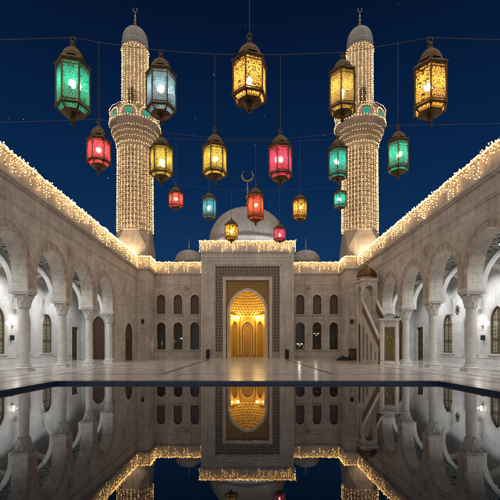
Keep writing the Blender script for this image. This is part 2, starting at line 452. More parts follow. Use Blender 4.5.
# ================================================================== ARCADES
COLY = [25.8 + 5.3 * k for k in range(-3, 4)]         # nearest three stand outside the photograph's frame
XF = 13.9; XB = 14.9; XW = 21.2; YN = 6.9; YE = 50.0; TOP = 12.75; CORN = 11.2
def capital_r(a, z, k): return 1 + (.10 * max(0, math.cos(8 * a)) if 1 <= k <= 4 else .14 * max(0, math.cos(8 * a + PI)) if 5 <= k <= 8 else 0)
def make_arcade(s):
    side = 'left' if s < 0 else 'right'
    root = thing('arcade', f'long pale stone arcade with tall round arches on the {side} side of the pool', 'arcade', (s * 17.5, 28, 0), 'arcades flanking the pool')
    T = lambda u, d, z: Vector((s * (XF + d), u, z))
    arches = [op((a + b) / 2, 2.12, 5.15, 6.15, 2.3, 14) for a, b in zip(COLY[:-1], COLY[1:])]
    arches.insert(0, op(COLY[0] - 2.65, 2.12, 5.15, 6.15, 2.3, 14)); 
    dr = op(46.8, 1.45, 0, 2.9, 1.45, 10)
    w = MB()
    wall(w, T, YN + .2, 41.3, 5.15, CORN, 0, 1.0, arches)
    wall(w, T, 41.3, 42.12, 5.15, CORN, 0, 1.0, []); wall(w, T, 42.12, YE, 0, CORN, 0, 1.0, [dr])
    w.box(s * XF, s * XB, YN + .2, YN + 1.0, 0, 5.15)
    w.build('arcade_wall', M['stone'], root)
    # cornices, string course, parapet
    c = MB()
    pbox(c, T, YN, YE - .003, -.05, .0, 10.02, 10.16); pbox(c, T, YN, YE - .003, -.09, .0, 10.16, 10.24)
    pbox(c, T, YN, YE - .003, -.12, 1.0, CORN + .001, CORN + .14); pbox(c, T, YN, YE - .003, -.24, 1.0, CORN + .141, CORN + .30)
    pbox(c, T, YN, YE - .003, -.17, 1.0, TOP - .001, TOP + .12)
    c.build('cornice', M['trim'], root)
    p = MB(); pbox(p, T, YN, YE - .003, -.08, .5, CORN + .301, TOP - .002); p.build('parapet', M['stone'], root)
    for o in arches:
        a = MB(); ring(a, T, o, .004, .42, -.05, .05, foot=5.3, alt=1, n=11)
        ring(a, T, o, .424, .50, -.08, .05, foot=5.3, n=11)
        a.build('archivolt', [M['vous_a'], M['vous_b']], root)
    for y in (COLY[4],):
        r = MB(); c0 = T(y, -.03, 9.0)
        rows = []
        for rr, d in ((.02, -.13), (.12, -.11), (.17, -.04), (.27, -.10), (.38, -.07), (.42, 0.01)):
            rows.append([T(y + rr * (1 + .12 * math.cos(8 * k * PI / 16)) * math.cos(k * PI / 16), d, 9.0 + rr * (1 + .12 * math.cos(8 * k * PI / 16)) * math.sin(k * PI / 16)) for k in range(32)])
        r.grid(rows, closed=True); r.build('rosette', M['vous_b'], root, smooth=True)
    # columns
    for y in COLY:
        x = s * 14.4
        sh = MB(); sh.lathe(x, y, [(.315, .42), (.325, .6), (.32, 2.0), (.305, 3.2), (.285, 4.04)], 24)
        so = sh.build('column', M['colm'], root, smooth=True)
        b = MB(); b.box(x - .47, x + .47, y - .47, y + .47, 0, .13)
        b.lathe(x, y, [(.49, .141), (.50, .2), (.47, .25), (.40, .28), (.42, .33), (.41, .38), (.36, .42)], 24)
        sub(b, 'base', M['colm'], so, root, True)
        k = MB(); k.lathe(x, y, [(.34, 4.02), (.36, 4.06), (.37, 4.2), (.40, 4.36), (.42, 4.42), (.40, 4.44), (.42, 4.55), (.48, 4.7), (.54, 4.78), (.50, 4.80)], 48, capital_r)
        k.lathe(x, y, [(.46, 4.8), (.66, 4.86), (.72, 4.93)], 4, rot=PI / 4)
        k.box(x - .53, x + .53, y - .53, y + .53, 4.93, 5.04); k.box(x - .57, x + .57, y - .57, y + .57, 5.041, 5.148)
        for cx_ in (-1, 1):
            for cy_ in (-1, 1):
                k.sphere((x + cx_ * .38, y + cy_ * .38, 4.78), .1, 8, 6)
        sub(k, 'capital', M['colm'], so, root, True)
        # impost block
    for y in COLY:
        ib = MB(); pbox(ib, T, y - .575, y + .575, -.06, 1.06, 5.15, 5.298); ib.build('impost', M['trim'], root)
    # back wall with windows and door
    TB = lambda u, d, z: Vector((s * (XW + d), u, z))
    wz = [op(y, 1.0, .95, 3.7, 1.35, 10) for y in (9.0, 13.2, 17.4, 21.6, 25.6, 29.7, 33.9, 38.1, 42.3)]
    rd = op(49.15, .9, 0, 4.0, 0)
    w = MB(); wall(w, TB, YN + .2, 51.0, 0, 9.8, 0, .5, wz + [rd]); bw = w.build('back_wall', M['white'], root)
    bb = MB(); pbox(bb, TB, YN + .2, 48.0, -.05, 0, 0, .55); pbox(bb, TB, YN + .2, 48.0, -.08, 0, .551, .62)
    pbox(bb, TB, YN + .2, 50.98, -.1, 0, 8.3, 8.5); bb.build('plinth', M['white'], root)
    for o in wz:
        window(root, TB, o, M['wood'], M['latticepane'], M['colm'], .10, .11, .34, 2, (2.2, 3.9))
    door(root, TB, rd, M['wood'], M['white'])
    # end wall and near end wall
    TE = lambda u, d, z: Vector((s * u, 51.0 + d, z))
    ed = op(19.0, .8, 0, 4.3, 1.2, 10)
    w = MB(); wall(w, TE, XB, XW + .5, 0, 9.8, 0, .5, [ed]); w.build('end_wall', M['white'], root)
    w = MB(); w.box(s * XB, s * (XW + .5), YN - .3, YN + .198, 0, 9.8); w.build('end_wall', M['white'], root)
    door(root, TE, ed, M['wood'], M['white'])
    door(root, T, dr, M['wood'], M['trim'], .10, .34)
    # ceiling and roof
    c = MB(); c.box(s * XB, s * (XW + .5), YN - .3, 51.5, 9.801, 9.98); c.build('ceiling', M['ceil'], root)
    r = MB(); r.box(s * (XF + .5), s * (XW + .9), YN - .3, 51.5, 11.6, 12.0); r.box(s * (XW + .502), s * (XW + .9), YN - .3, 51.5, 0, 11.598); r.build('roof', M['stone'], root)
    # transverse ribs
    for y in COLY:
        m = MB(); R_ = lambda u, d, z: Vector((s * u, y + d, z))
        o = op((XB + XW) / 2, (XW - XB) / 2 - .02, 0, 5.3, 3.15)
        ring(m, R_, o, -.32, .0, -.32, .32, n=14); 
        m.build('ceiling_rib', M['white'], root, smooth=False)
        for xa, xb in ((XB + .01, XB + .33), (XW - .33, XW - .012)):
            m = MB(); m.box(s * xa, s * xb, y - .36, y + .36, 4.95, 5.29); m.build('console', M['white'], root)
    for y in [(a + b) / 2 for a, b in zip(COLY[:-1], COLY[1:])]:
        for dy in (-2.3, 2.3): m = MB(); m.box(s * (XB + .02), s * (XW - .02), y + dy - .08, y + dy + .08, 9.55, 9.8); m.build('ceiling_beam', M['colm'], root)
    return root
AL = make_arcade(-1); AR = make_arcade(1)
# wall emblem on the right-hand gallery wall
m = MB(); T = lambda u, d, z: Vector((XW + d, u, z))
for k in range(8):
    a = k * PI / 4; m.tube([T(40.3 + .1 * math.cos(a), -.08, 5.3 + .1 * math.sin(a)), T(40.3 + .42 * math.cos(a + .3), -.1, 5.3 + .5 * math.sin(a + .3)), T(40.3 + .3 * math.cos(a + .8), -.06, 5.3 + .36 * math.sin(a + .8))], .035)
m.tube([T(40.3, -.02, 5.3), T(40.3, -.14, 5.3)], .1)
tag(m.build('wall_ornament', M['bronze']), 'small dark scrolled metal ornament high on the right gallery wall between two arched windows', 'ornament')

# gallery lamps
PLACE = {11.15: 'beyond the seventh', 12.55: '', }
names = ['nearest', 'second', 'third', 'fourth', 'fifth', 'sixth', 'farthest']
bays = [12.55, 17.85, 23.15, 28.45, 33.75, 39.05, 44.4]
for s in (-1, 1):
    sd = 'left' if s < 0 else 'right'
    for i, y in enumerate(bays):
        r = thing('ceiling_lamp', f'small round white lamp under the {sd} gallery ceiling, {names[i]} from the camera', 'ceiling lamp', (s * 18.0, y, 8.9), f'lamps under the {sd} gallery ceiling')
        m = MB(); m.tube([(s * 18, y, 9.79), (s * 18, y, 9.0)], .015); m.lathe(s * 18, y, [(.02, 9.05), (.14, 9.0), (.17, 8.9), (.16, 8.86)], 16, cap=False); m.build('housing', M['steel'], r, True)
        m = MB(); m.sphere((s * 18, y, 8.84), .085); m.build('lamp_glass', M['coolbulb'], r, True)
        lamp('lamp_light', 'SPOT', (s * 18.2, y, 8.70), 1050, (.93, .96, 1.0), r, shadow_soft_size=.1, spot_size=math.radians(150), spot_blend=.5)
    for y, nm in ((27.6, 'off to the near end'), (36.0, 'between two arched windows')):
        r = thing('wall_sconce', f'glowing white wall sconce on the {sd} gallery wall, {nm}', 'wall lamp', (s * (XW - .15), y, 3.6), 'wall sconces in the galleries')
        m = MB(); xx = s * (XW - .16)
        m.box(s * (XW - .06), s * (XW - .002), y - .09, y + .09, 3.35, 3.8); m.box(s * (XW - .2), s * (XW - .06), y - .02, y + .02, 3.42, 3.46); m.lathe(xx, y, [(.03, 3.38), (.09, 3.44), (.1, 3.47)], 12); m.build('bracket', M['brass'], r, True)
        m = MB(); m.lathe(xx, y, [(.08, 3.472), (.11, 3.6), (.1, 3.85), (.06, 3.92)], 14); m.build('lamp_shade', M['sconce'], r, True)
        lamp('sconce_light', 'POINT', (s * (XW - .45), y, 3.7), 28, (1, .93, .82), r, shadow_soft_size=.03)
    r = thing('wall_speaker', f'small black wall speaker under the sconce in the {sd} gallery', 'speaker', (s * XW, 35.85, 2.3), 'black wall speakers')
    m = MB(); m.box(s * (XW - .22), s * (XW - .002), 35.68, 36.02, 2.15, 2.6); m.build('housing', M['blacksp'], r)
    m = MB(); m.box(s * (XW - .24), s * (XW - .222), 35.71, 35.99, 2.19, 2.56); m.build('grille', M['iron'], r)

# ================================================================== PRAYER HALL
YH = 53.5; XH = 12.4
hall = thing('mosque_hall', 'pale stone prayer hall with tall framed portal and big central dome closing the court', 'mosque', (0, YH + 8, 0))
T = lambda u, d, z: Vector((u, YH + d, z))
TP = lambda u, d, z: Vector((u, 51.0 + d, z))
w = MB(); winL = []
for s in (-1, 1):
    lo = [op(s * x, .60, 1.22, 4.25, .62, 8) for x in (11.56, 9.3, 7.04)]; hi = [op(s * x, .56, 5.95, 7.95, .60, 8) for x in (11.56, 9.3, 7.04)]
    a, b = sorted((s * XH, s * 5.9)); wall(w, T, a, b, 0, CORN, 0, .6, lo + hi); winL += [(lo, hi, s)]
w.box(-20, 20, YH + 17.4, YH + 18, 0, CORN); w.box(-20, -19.4, YH + .6, YH + 17.4, 0, CORN); w.box(19.4, 20, YH + .6, YH + 17.4, 0, CORN)
w.box(-20, -12.41, YH + .0, YH + .6, 0, CORN); w.box(12.41, 20, YH + .0, YH + .6, 0, CORN)
w.box(-6.5, 6.5, YH + 3.2, YH + 3.4, 0, CORN)
w.build('wall', M['stone'], hall)
for lo, hi, s in winL:
    for o in lo: window(hall, T, o, M['wood'], M['glass'], M['trim'], .3, .08, .15, 2, (3.35, 4.2))
    for o in hi: window(hall, T, o, M['wood'], M['upgrille'], M['trim'], .25, .07, .15, 1)
    m = MB(); a, b = sorted((s * 12.2, s * 6.1))
    pbox(m, T, a, b, -.07, 0, .0, .18); pbox(m, T, a, b, -.04, 0, .94, 1.02)
    for x in (11.56, 9.3, 7.04): pbox(m, T, s * x - .85, s * x + .85, -.03, 0, .3, .84)
    for x in (10.43, 8.17): pbox(m, T, s * x - .06, s * x + .06, -.045, 0, 1.1, 9.0)
    pbox(m, T, a, b, -.06, 0, 9.9, 10.02); pbox(m, T, a, b, -.035, 0, 5.3, 5.42)
    m.build('wall_moulding', M['trim'], hall)
    m = MB(); rows = []; cx_ = s * 8.17
    for rr, d in ((.02, -.14), (.12, -.12), (.18, -.04), (.28, -.1), (.36, 0.01)):
        rows.append([T(cx_ + rr * (1 + .15 * math.cos(k * PI / 4)) * math.cos(k * PI / 16), d, 9.42 + rr * (1 + .15 * math.cos(k * PI / 4)) * math.sin(k * PI / 16)) for k in range(32)])
    m.grid(rows, closed=True); m.build('rosette', M['vous_b'], hall, True)
    # cornice and parapet
    m = MB(); a, b = sorted((s * 12.28, s * 5.9))
    pbox(m, T, a, b, -.12, .6, CORN + .001, CORN + .14); pbox(m, T, a, b, -.24, .6, CORN + .141, CORN + .3); pbox(m, T, a, b, -.17, .6, TOP, TOP + .12)
    m.build('cornice', M['trim'], hall)
    m = MB(); pbox(m, T, a, b, -.08, .6, CORN + .301, TOP - .001); m.build('parapet', M['stone'], hall)
    # corner pier
    m = MB(); m.box(s * XH, s * 14.9, 50.0, 54.2, 0, CORN); m.box(s * (XH + .02), s * 14.7, 50.06, 54.2, CORN + .302, TOP - .001); m.build('corner_pier', M['stone'], hall)
    m = MB(); m.box(s * (XH - .12), s * 14.9, 49.88, 54.2, CORN + .002, CORN + .14); m.box(s * (XH - .24), s * 14.9, 49.76, 54.2, CORN + .142, CORN + .3)
    m.box(s * (XH - .17), s * 14.9, 49.83, 54.2, TOP + .002, TOP + .122); m.box(s * (XH - .06), s * 14.0, 49.94, 50, .001, .6); m.box(s * (XH - .06), s * 14.0, 49.95, 50, 9.95, 10.1)
    for xx in (XH + .06, 13.62): m.box(s * xx, s * (xx + .16), 49.955, 50, .6, 9.95)
    m.build('pier_moulding', M['trim'], hall)
m = MB(); m.box(-20, 20, YH + .602, YH + 18, 11.5, 11.9); m.build('roof', M['stone'], hall)
# portal
HB = 5.87; PT = 13.55; PTOP = 14.95
m = MB()
wall(m, TP, -HB, HB, 0, PT, 0, .55, [op(0, 4.32, 0, 12.1, 0)])
m.box(-HB, -4.9, 51.55, 53.498, 0, PT); m.box(4.9, HB, 51.55, 53.498, 0, PT)
for s in (-1, 1): m.box(s * 4.9, s * HB, 53.498, 58.0, 11.91, PT)
m.box(-4.9, 4.9, 57.6, 58, 11.91, PT); m.box(-4.9, 4.9, 51.55, 57.6, 12.9, PT)
m.build('portal', M['stone'], hall)
m = MB()
pbox(m, TP, -HB - .12, HB + .12, -.12, .6, PT + .001, PT + .13); pbox(m, TP, -HB - .22, HB + .22, -.22, .6, PT + .131, PT + .28); pbox(m, TP, -HB - .15, HB + .15, -.15, .6, PTOP, PTOP + .12)
for s in (-1, 1):
    pbox(m, TP, s * (HB - .22), s * (HB + .03), -.09, -.001, .5, PT - .002); pbox(m, TP, s * (HB - .55), s * (HB - .45), -.05, -.001, .9, 12.95)
    pbox(m, TP, s * 4.8, s * 4.9, -.05, -.001, .9, 12.6); pbox(m, TP, s * 4.12, s * 4.318, .08, .5, 0, 11.9)
    pbox(m, TP, s * (HB + .08), s * 4.4, -.13, -.001, .001, .5)
pbox(m, TP, -4.9, 4.9, -.05, -.001, 12.6, 12.7); pbox(m, TP, -4.318, 4.318, .08, .5, 11.9, 12.098); pbox(m, TP, -HB + .55, HB - .55, -.05, -.001, 12.95, 13.05)
m.build('portal_moulding', M['trim'], hall)
m = MB(); pbox(m, TP, -HB, HB, -.06, .5, PT + .282, PTOP - .001)
for s in (-1, 1): m.box(s * HB, s * (HB - .5), 51.5, 57.9, PT + .283, PTOP - .001)
m.build('portal_parapet', M['stone'], hall)
m = MB(); strip(m, TP, [(-3.18, .95), (-3.18, 10.55), (3.18, 10.55), (3.18, .95)], [(-4.118, .95), (-4.118, 11.898), (4.118, 11.898), (4.118, .95)], .2, .45)
m.build('ornament_band', M['band'], hall)
m = MB()
for s in (-1, 1): pbox(m, TP, s * 4.11, s * 3.2, .16, .45, .12, .94)
m.build('relief_panel', M['relief'], hall)
m = MB(); strip(m, TP, [(-2.76, 0), (-2.76, 10.1), (2.76, 10.1), (2.76, 0)], [(-3.17, 0), (-3.17, 10.54), (3.17, 10.54), (3.17, 0)], .05, .6)
m.build('inner_frame', M['trim'], hall)
NW = 2.3; NO = op(0, NW, 0, 6.05, 2.75, 16)
m = MB(); wall(m, TP, -2.757, 2.757, 0, 10.09, .35, .6, [op(0, NW + .22, 0, 6.05, 2.98, 16)]); m.build('spandrel', M['gold'], hall)
m = MB(); ring(m, TP, NO, .0, .30, .22, .75, foot=0, n=16); m.build('niche_arch', M['trim'], hall)
# niche: half hexagon with blind arches and a muqarnas hood
NY = 51.75; n = MB()
hexp = [(-2.45, NY), (-1.25, NY + 2.1), (1.25, NY + 2.1), (2.45, NY)]
for (x0, y0), (x1, y1) in zip(hexp[:-1], hexp[1:]):
    n.face([(x0, y0, 0), (x1, y1, 0), (x1, y1, 6.0), (x0, y0, 6.0)])
n.face([(-2.45, NY - .2, .012), (2.45, NY - .2, .012), (2.45, NY + .05, .012), (1.25, NY + 2.1, .012), (-1.25, NY + 2.1, .012), (-2.45, NY + .05, .012)])
for s in (-1, 1): n.face([(s * 2.45, NY - .3, 0), (s * 2.45, NY, 0), (s * 2.45, NY, 6), (s * 2.45, NY - .3, 6)])
n.build('niche_wall', M['goldwall'], hall)
n = MB()
for (x0, y0), (x1, y1) in zip(hexp[:-1], hexp[1:]):
    p0 = Vector((x0, y0, 0)); p1 = Vector((x1, y1, 0)); L = (p1 - p0).length; dv = (p1 - p0) / L; nn = Vector((dv.y, -dv.x, 0))
    if nn.y > 0: nn = -nn
    TT = lambda u, d, z, p0=p0, dv=dv, nn=nn: p0 + dv * u + nn * d + Vector((0, 0, z))
    o = op(L / 2, .78, .3, 4.0, .95)
    ring(n, TT, o, 0, .15, .003, .22, foot=.3); ring(n, TT, o, -.28, -.2, .003, .06, foot=.3)
    strip(n, TT, [(.12, 5.6), (L - .12, 5.6)], [(.12, 5.78), (L - .12, 5.78)], .003, .16)
    strip(n, TT, [(.05, .0), (L - .05, .0)], [(.05, .28), (L - .05, .28)], .003, .1)
for x, y in [(-1.25, NY + 2.0), (1.25, NY + 2.0), (-2.33, NY + .02), (2.33, NY + .02)]:
    n.lathe(x, y, [(.2, 0.013), (.2, .25), (.13, .35), (.12, 4.6), (.14, 4.75), (.24, 5.1), (.26, 5.58)], 14)
n.build('niche_moulding', M['goldrib'], hall, True)
# muqarnas
n = MB(); tiers = 9; RR = 2.42; z0 = 5.8; HH = 3.05
def dome_r(t_): e_ = (HH * HH - RR * RR) / (2 * RR); R_ = RR + e_; return max(0.02, math.sqrt(max(0, R_ * R_ - (t_ * HH) ** 2)) - e_)
rows = []; cells = 16; NA = cells * 9 + 1
for k in range(tiers * 8 + 1):
    tt = k / (tiers * 8); f = (k / 8.0) % 1.0; kk = k // 8; row = []
    for i in range(NA):
        a = PI * i / (NA - 1)
        ph = (a / PI * cells + (.5 if kk % 2 else 0)) % 1.0
        # concave staggered cells with sharp rims, each stepping out over the one below
        hollow = max(0, 1 - ((2 * ph - 1) ** 2 * 1.15 + (2 * f - 1) ** 2 * 1.05))
        r = dome_r(tt) * (1 - .02) + .24 * math.sqrt(hollow) - .05 * f
        r = max(.01, r if tt < .97 else dome_r(tt))
        row.append((-r * math.cos(a), NY + r * math.sin(a) * .86, z0 + tt * HH))
    rows.append(row)
n.grid(rows); n.build('muqarnas_hood', M['goldrib'], hall, False)
for s in (-1, 1):
    m = MB(); m.lathe(s * 1.25, NY + 1.72, [(.05, 5.35), (.12, 5.45), (.12, 5.6), (.05, 5.68)], 12); m.build('niche_lamp', M['nichelamp'], hall, True)
    m = MB(); m.lathe(s * 2.08, NY + .1, [(.03, 5.2), (.07, 5.27), (.07, 5.36), (.03, 5.42)], 10); m.build('niche_lamp', M['nichelamp'], hall, True)  # small front fixtures added only to go with the extra hood lights
for s in (-1, 1):
    lamp('niche_light', 'POINT', (s * 1.2, NY + 1.5, 5.5), 100, (1, .72, .27), hall, shadow_soft_size=.03)
    lamp('niche_light', 'POINT', (s * 1.9, NY + .1, 5.3), 62, (1, .70, .25), hall, shadow_soft_size=.03)  # front pair added to brighten the front of the hood
m = MB(); m.box(-5.2, 5.2, 50.2, 50.87, .001, .12); m.box(-4.1, 4.1, 50.87, 51.5, .001, .12); m.build('step', M['trim'], hall)
# domes
def dome_prof(r, h, zb, n=16, bulge=0.0):
    return [(max(.03, r * math.cos(PI / 2 * k / n) ** (.82) * (1 + bulge * math.sin(PI * k / n))), zb + h * math.sin(PI / 2 * k / n)) for k in range(n + 1)]
m = MB(); m.lathe(0, 62.5, [(6.5, 11.9), (6.5, 12.5), (6.2, 12.6), (6.2, 16.9), (6.45, 17.1), (6.45, 17.3), (6.0, 17.4)], 48); m.lathe(0, 62.5, dome_prof(6.0, 5.6, 17.4, 18), 64, lambda a, z, k: 1 + .006 * abs(math.cos(16 * a)))
dm = m.build('dome', M['dome'], hall, True)
m = MB(); m.lathe(0, 62.5, [(.35, 22.85), (.22, 23.2), (.12, 23.5), (.32, 23.8), (.12, 24.1), (.1, 24.5), (.38, 24.9), (.1, 25.3), (.08, 25.8), (.22, 26.1), (.07, 26.4), (.06, 27.5)], 14)
cr = []
for k in range(23):
    a = math.radians(125 + 290 * k / 22); cr.append(((.88 * math.cos(a)) , 62.5, 28.35 + .88 * math.sin(a)))
m.tube(cr, .1, 8, radii=[.03 + .13 * math.sin(PI * k / 22) for k in range(23)])
sub(m, 'crescent_finial', M['brass'], dm, hall, True)
for s in (-1, 1):
    m = MB(); m.lathe(s * 8.75, 60, [(2.3, 11.9), (2.3, 14.0), (2.45, 14.1), (2.45, 14.25), (2.15, 14.3)] , 32); m.lathe(s * 8.75, 60, dome_prof(2.15, 1.75, 14.3, 12), 32)
    d = m.build('side_dome', M['dome'], hall, True)
    m = MB(); m.lathe(s * 8.75, 60, [(.14, 16.0), (.06, 16.3), (.14, 16.5), (.05, 16.7), (.12, 16.95), (.04, 17.2), (.02, 17.9)], 10); sub(m, 'finial', M['brass'], d, hall, True)

# chandeliers behind the lower windows
for x, z, y, lab in ((-9.15, 2.7, 57, 'small lit chandelier inside the hall behind the middle left ground window'), (-11.0, 2.3, 56, 'small lit chandelier inside the hall behind the outermost left ground window'),
                     (7.3, 1.9, 56, 'low lit chandelier inside the hall behind the right ground window nearest the portal'), (9.9, 3.4, 57.5, 'lit chandelier inside the hall behind the middle right ground window')):
    r = thing('chandelier', lab, 'chandelier', (x, y, z), 'chandeliers seen through the hall windows')
    m = MB(); m.tube([(x, y, 11.4), (x, y, z)], .02); m.lathe(x, y, [(.05, z - .1), (.1, z), (.04, z + .2)], 10)
    for k in range(8):
        a = k * PI / 4; m.tube([(x, y, z), (x + .22 * math.cos(a), y + .22 * math.sin(a), z - .08), (x + .34 * math.cos(a), y + .34 * math.sin(a), z + .04)], .012, 5)
    m.build('arms', M['brass'], r)
    m = MB()
    for k in range(8): a = k * PI / 4; m.octa((x + .34 * math.cos(a), y + .34 * math.sin(a), z + .1), .045)
    m.octa((x, y, z - .16), .06); m.build('bulbs', M['chand'], r)
    lamp('chandelier_light', 'POINT', (x, y, z - .35), 160, (1, .9, .72), r, shadow_soft_size=.1)

# ================================================================== MINARETS
MY = 57.0; MX = 16.0
def minaret(s):
    side = 'left' if s < 0 else 'right'; x = s * MX; y = MY
    r = thing('minaret', f'tall white stone minaret with ringed balcony rising behind the {side} corner of the court', 'minaret', (x, y, 0), 'twin minarets')
    m = MB(); m.box(x - 2.36, x + 2.36, y - 2.36, y + 2.36, 0, 15.0)
    # broached transition from square to octagon
    o8 = [(x + 2.5 * math.cos(PI / 8 + k * PI / 4), y + 2.5 * math.sin(PI / 8 + k * PI / 4)) for k in range(8)]
    for k in range(4):
        cxn, cyn = [(1, 1), (-1, 1), (-1, -1), (1, -1)][k]; c = Vector((x + 2.36 * cxn, y + 2.36 * cyn, 15.0))
        a, b = o8[(2 * k) % 8], o8[(2 * k + 1) % 8]
        m.face([c, (a[0], a[1], 17.6), (b[0], b[1], 17.6)])
        nx, ny = [(-1, 1), (-1, -1), (1, -1), (1, 1)][k]; c2 = Vector((x + 2.36 * nx, y + 2.36 * ny, 15.0)); d = o8[(2 * k + 2) % 8]
        m.face([c, c2, (d[0], d[1], 17.6), (b[0], b[1], 17.6)])
    m.lathe(x, y, [(2.5, 17.601), (2.6, 17.75), (2.45, 17.9)], 8, rot=PI / 8)
    m.build('base', M['minaret'], r)
    m = MB(); m.lathe(x, y, [(2.36, 17.9), (2.30, 29.4), (2.4, 29.5), (2.4, 29.9)], 16, rot=PI / 16); m.build('shaft', M['minaret'], r)
    # recessed slots as dark openings between the light strings
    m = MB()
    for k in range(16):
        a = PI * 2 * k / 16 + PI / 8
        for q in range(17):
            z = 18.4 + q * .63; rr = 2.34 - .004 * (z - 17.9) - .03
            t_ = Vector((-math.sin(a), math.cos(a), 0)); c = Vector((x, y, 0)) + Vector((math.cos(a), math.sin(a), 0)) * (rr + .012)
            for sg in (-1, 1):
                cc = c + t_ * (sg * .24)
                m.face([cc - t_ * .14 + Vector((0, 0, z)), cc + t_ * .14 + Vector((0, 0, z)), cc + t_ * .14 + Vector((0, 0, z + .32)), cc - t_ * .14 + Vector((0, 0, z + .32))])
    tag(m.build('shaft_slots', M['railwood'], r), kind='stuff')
    # muqarnas corbel
    prof = []; tiers = [(2.42, 29.9), (2.62, 30.5), (2.86, 31.1), (3.12, 31.7), (3.38, 32.4)]
    rows = []; NS = 28 * 9
    for k, (rb, zb) in enumerate(tiers[:-1]):
        rt, zt = tiers[k + 1]
        for j in range(7):
            f = j / 6; row = []
            for i in range(NS):
                a = 2 * PI * i / NS; ph = (i / NS * 28 + (.5 if k % 2 else 0)) % 1
                hollow = max(0, 1 - (2 * ph - 1) ** 2 * 1.1) * max(0, 1 - abs(2 * f - .9) ** 2.2)
                rr = rb + (rt - rb) * (.25 + .75 * f) - .22 * math.sqrt(hollow)
                row.append((x + rr * math.cos(a), y + rr * math.sin(a), zb + (zt - zb) * f))
            rows.append(row)
    m = MB(); m.grid(rows, closed=True); m.lathe(x, y, [(3.38, 32.4), (3.5, 32.5), (3.5, 32.7), (2.0, 32.71)], 32)
    m.build('muqarnas_corbel', M['minaret'], r)
    # balcony parapet with pierced medallions
    bp = MB(); N = 8
    for k in range(N):
        a0 = 2 * PI * (k - .5) / N + PI / 2; a1 = a0 + 2 * PI / N; R0 = 3.42
        p0 = Vector((x + R0 * math.cos(a0), y + R0 * math.sin(a0), 0)); p1 = Vector((x + R0 * math.cos(a1), y + R0 * math.sin(a1), 0)); L = (p1 - p0).length; dv = (p1 - p0) / L
        nn = Vector((math.cos((a0 + a1) / 2), math.sin((a0 + a1) / 2), 0))
        TT = lambda u, d, z, p0=p0, dv=dv, nn=nn: p0 + dv * u - nn * d + Vector((0, 0, z))
        strip(bp, TT, [(0, 32.9), (0, 34.1), (L, 34.1), (L, 32.9), (0, 32.9)], [(-.03, 32.7), (-.03, 34.35), (L + .03, 34.35), (L + .03, 32.7), (-.03, 32.7)], 0, .18)
        bp.face([TT(0, .1, 32.9), TT(L, .1, 32.9), TT(L, .1, 34.1), TT(0, .1, 34.1)])
    bp.build('balcony', M['minaret'], r)
    for k in range(N):
        a = 2 * PI * k / N + PI / 2; R0 = 3.42 * math.cos(PI / 8) - .02; nn = Vector((math.cos(a), math.sin(a), 0)); tt = Vector((-nn.y, nn.x, 0))
        c = Vector((x, y, 33.5)) + nn * R0; md = MB(); rows = []
        for rr, dd in ((.30, .0), (.34, .05), (.44, .05), (.48, 0)):
            rows.append([c + nn * dd + tt * rr * math.cos(q * PI / 12) + Vector((0, 0, rr * math.sin(q * PI / 12))) for q in range(24)])
        md.grid(rows, closed=True)
        for q in range(8):
            b_ = q * PI / 4; md.tube([c + nn * .03, c + nn * .03 + tt * .32 * math.cos(b_) + Vector((0, 0, .32 * math.sin(b_)))], .035, 5)
        mo = md.build('medallion', M['greenled'], r)
    # upper shaft with slender door openings, dome, finial
    m = MB(); m.lathe(x, y, [(1.85, 32.71), (1.85, 33.0), (1.72, 33.1), (1.66, 43.4), (1.85, 43.6), (1.85, 43.9), (1.7, 44.0)], 16, rot=PI / 16); m.build('upper_shaft', M['minaret'], r)
    for a in (-PI / 2, 0, PI / 2, PI):
        nn = Vector((math.cos(a), math.sin(a), 0)); tt = Vector((-nn.y, nn.x, 0)); c = Vector((x, y, 0)) + nn * 1.70
        TT = lambda u, d, z, c=c, tt=tt, nn=nn: c + tt * u + nn * d + Vector((0, 0, z))
        o = op(0, .36, 34.4, 36.9, .5); d_ = MB(); fill(d_, TT, o, 0, .06); ring(d_, TT, o, 0, .1, -.05, .1, foot=34.4, n=8); d_.build('balcony_door', [M['wood']], r)
    m = MB(); m.lathe(x, y, [(1.72 + .14 * math.sin(PI * min(1, k / 9)) if k < 9 else max(.04, 1.8 * math.cos(PI / 2 * (k - 9) / 12) ** .85), 44.0 + k * .10 if k < 9 else 44.9 + 2.0 * math.sin(PI / 2 * (k - 9) / 12)) for k in range(22)], 32)
    dm = m.build('dome', M['dome'], r, True)
    m = MB(); m.lathe(x, y, [(.2, 46.85), (.08, 47.2), (.26, 47.5), (.08, 47.8), (.2, 48.1), (.06, 48.4), (.14, 48.7), (.04, 49.0), (.04, 49.3)], 12)
    m.tube([(x + .3 * math.cos(math.radians(125 + 290 * k / 14)), y, 49.6 + .3 * math.sin(math.radians(125 + 290 * k / 14))) for k in range(15)], .05, 6)
    sub(m, 'finial', M['brass'], dm, r, True)
    # strings of bulbs
    L = thing('minaret_lights', f'dense vertical strings of warm fairy lights wrapped round the {side} minaret', 'string lights', (x, y, 18), 'fairy light strings on the minarets')
    def string(R0, a, za, zb, step, br, wob=.05, R1=None):
        R1 = R1 or R0
        m = MB(); m.m = 0; pts = []
        nb = int((zb - za) / step); j0 = random.uniform(0, step)
        for q in range(nb + 1):
            z = za + q * step + random.uniform(-.04, .04); f = (z - za) / (zb - za); R_ = R0 + (R1 - R0) * f; aa = a + random.uniform(-wob, wob) / R0
            p = Vector((x + R_ * math.cos(aa), y + R_ * math.sin(aa), z)); pts.append(p)
        m.tube(pts, .012, 3); m.m = 1
        for p in pts: m.octa(p + Vector((0, 0, -.02)), br * random.choice((1, 1, 1, .8, .65, 1.15)) * random.uniform(.85, 1.1))
        m.build('light_string', [M['cable'], M['bulbm']], L)
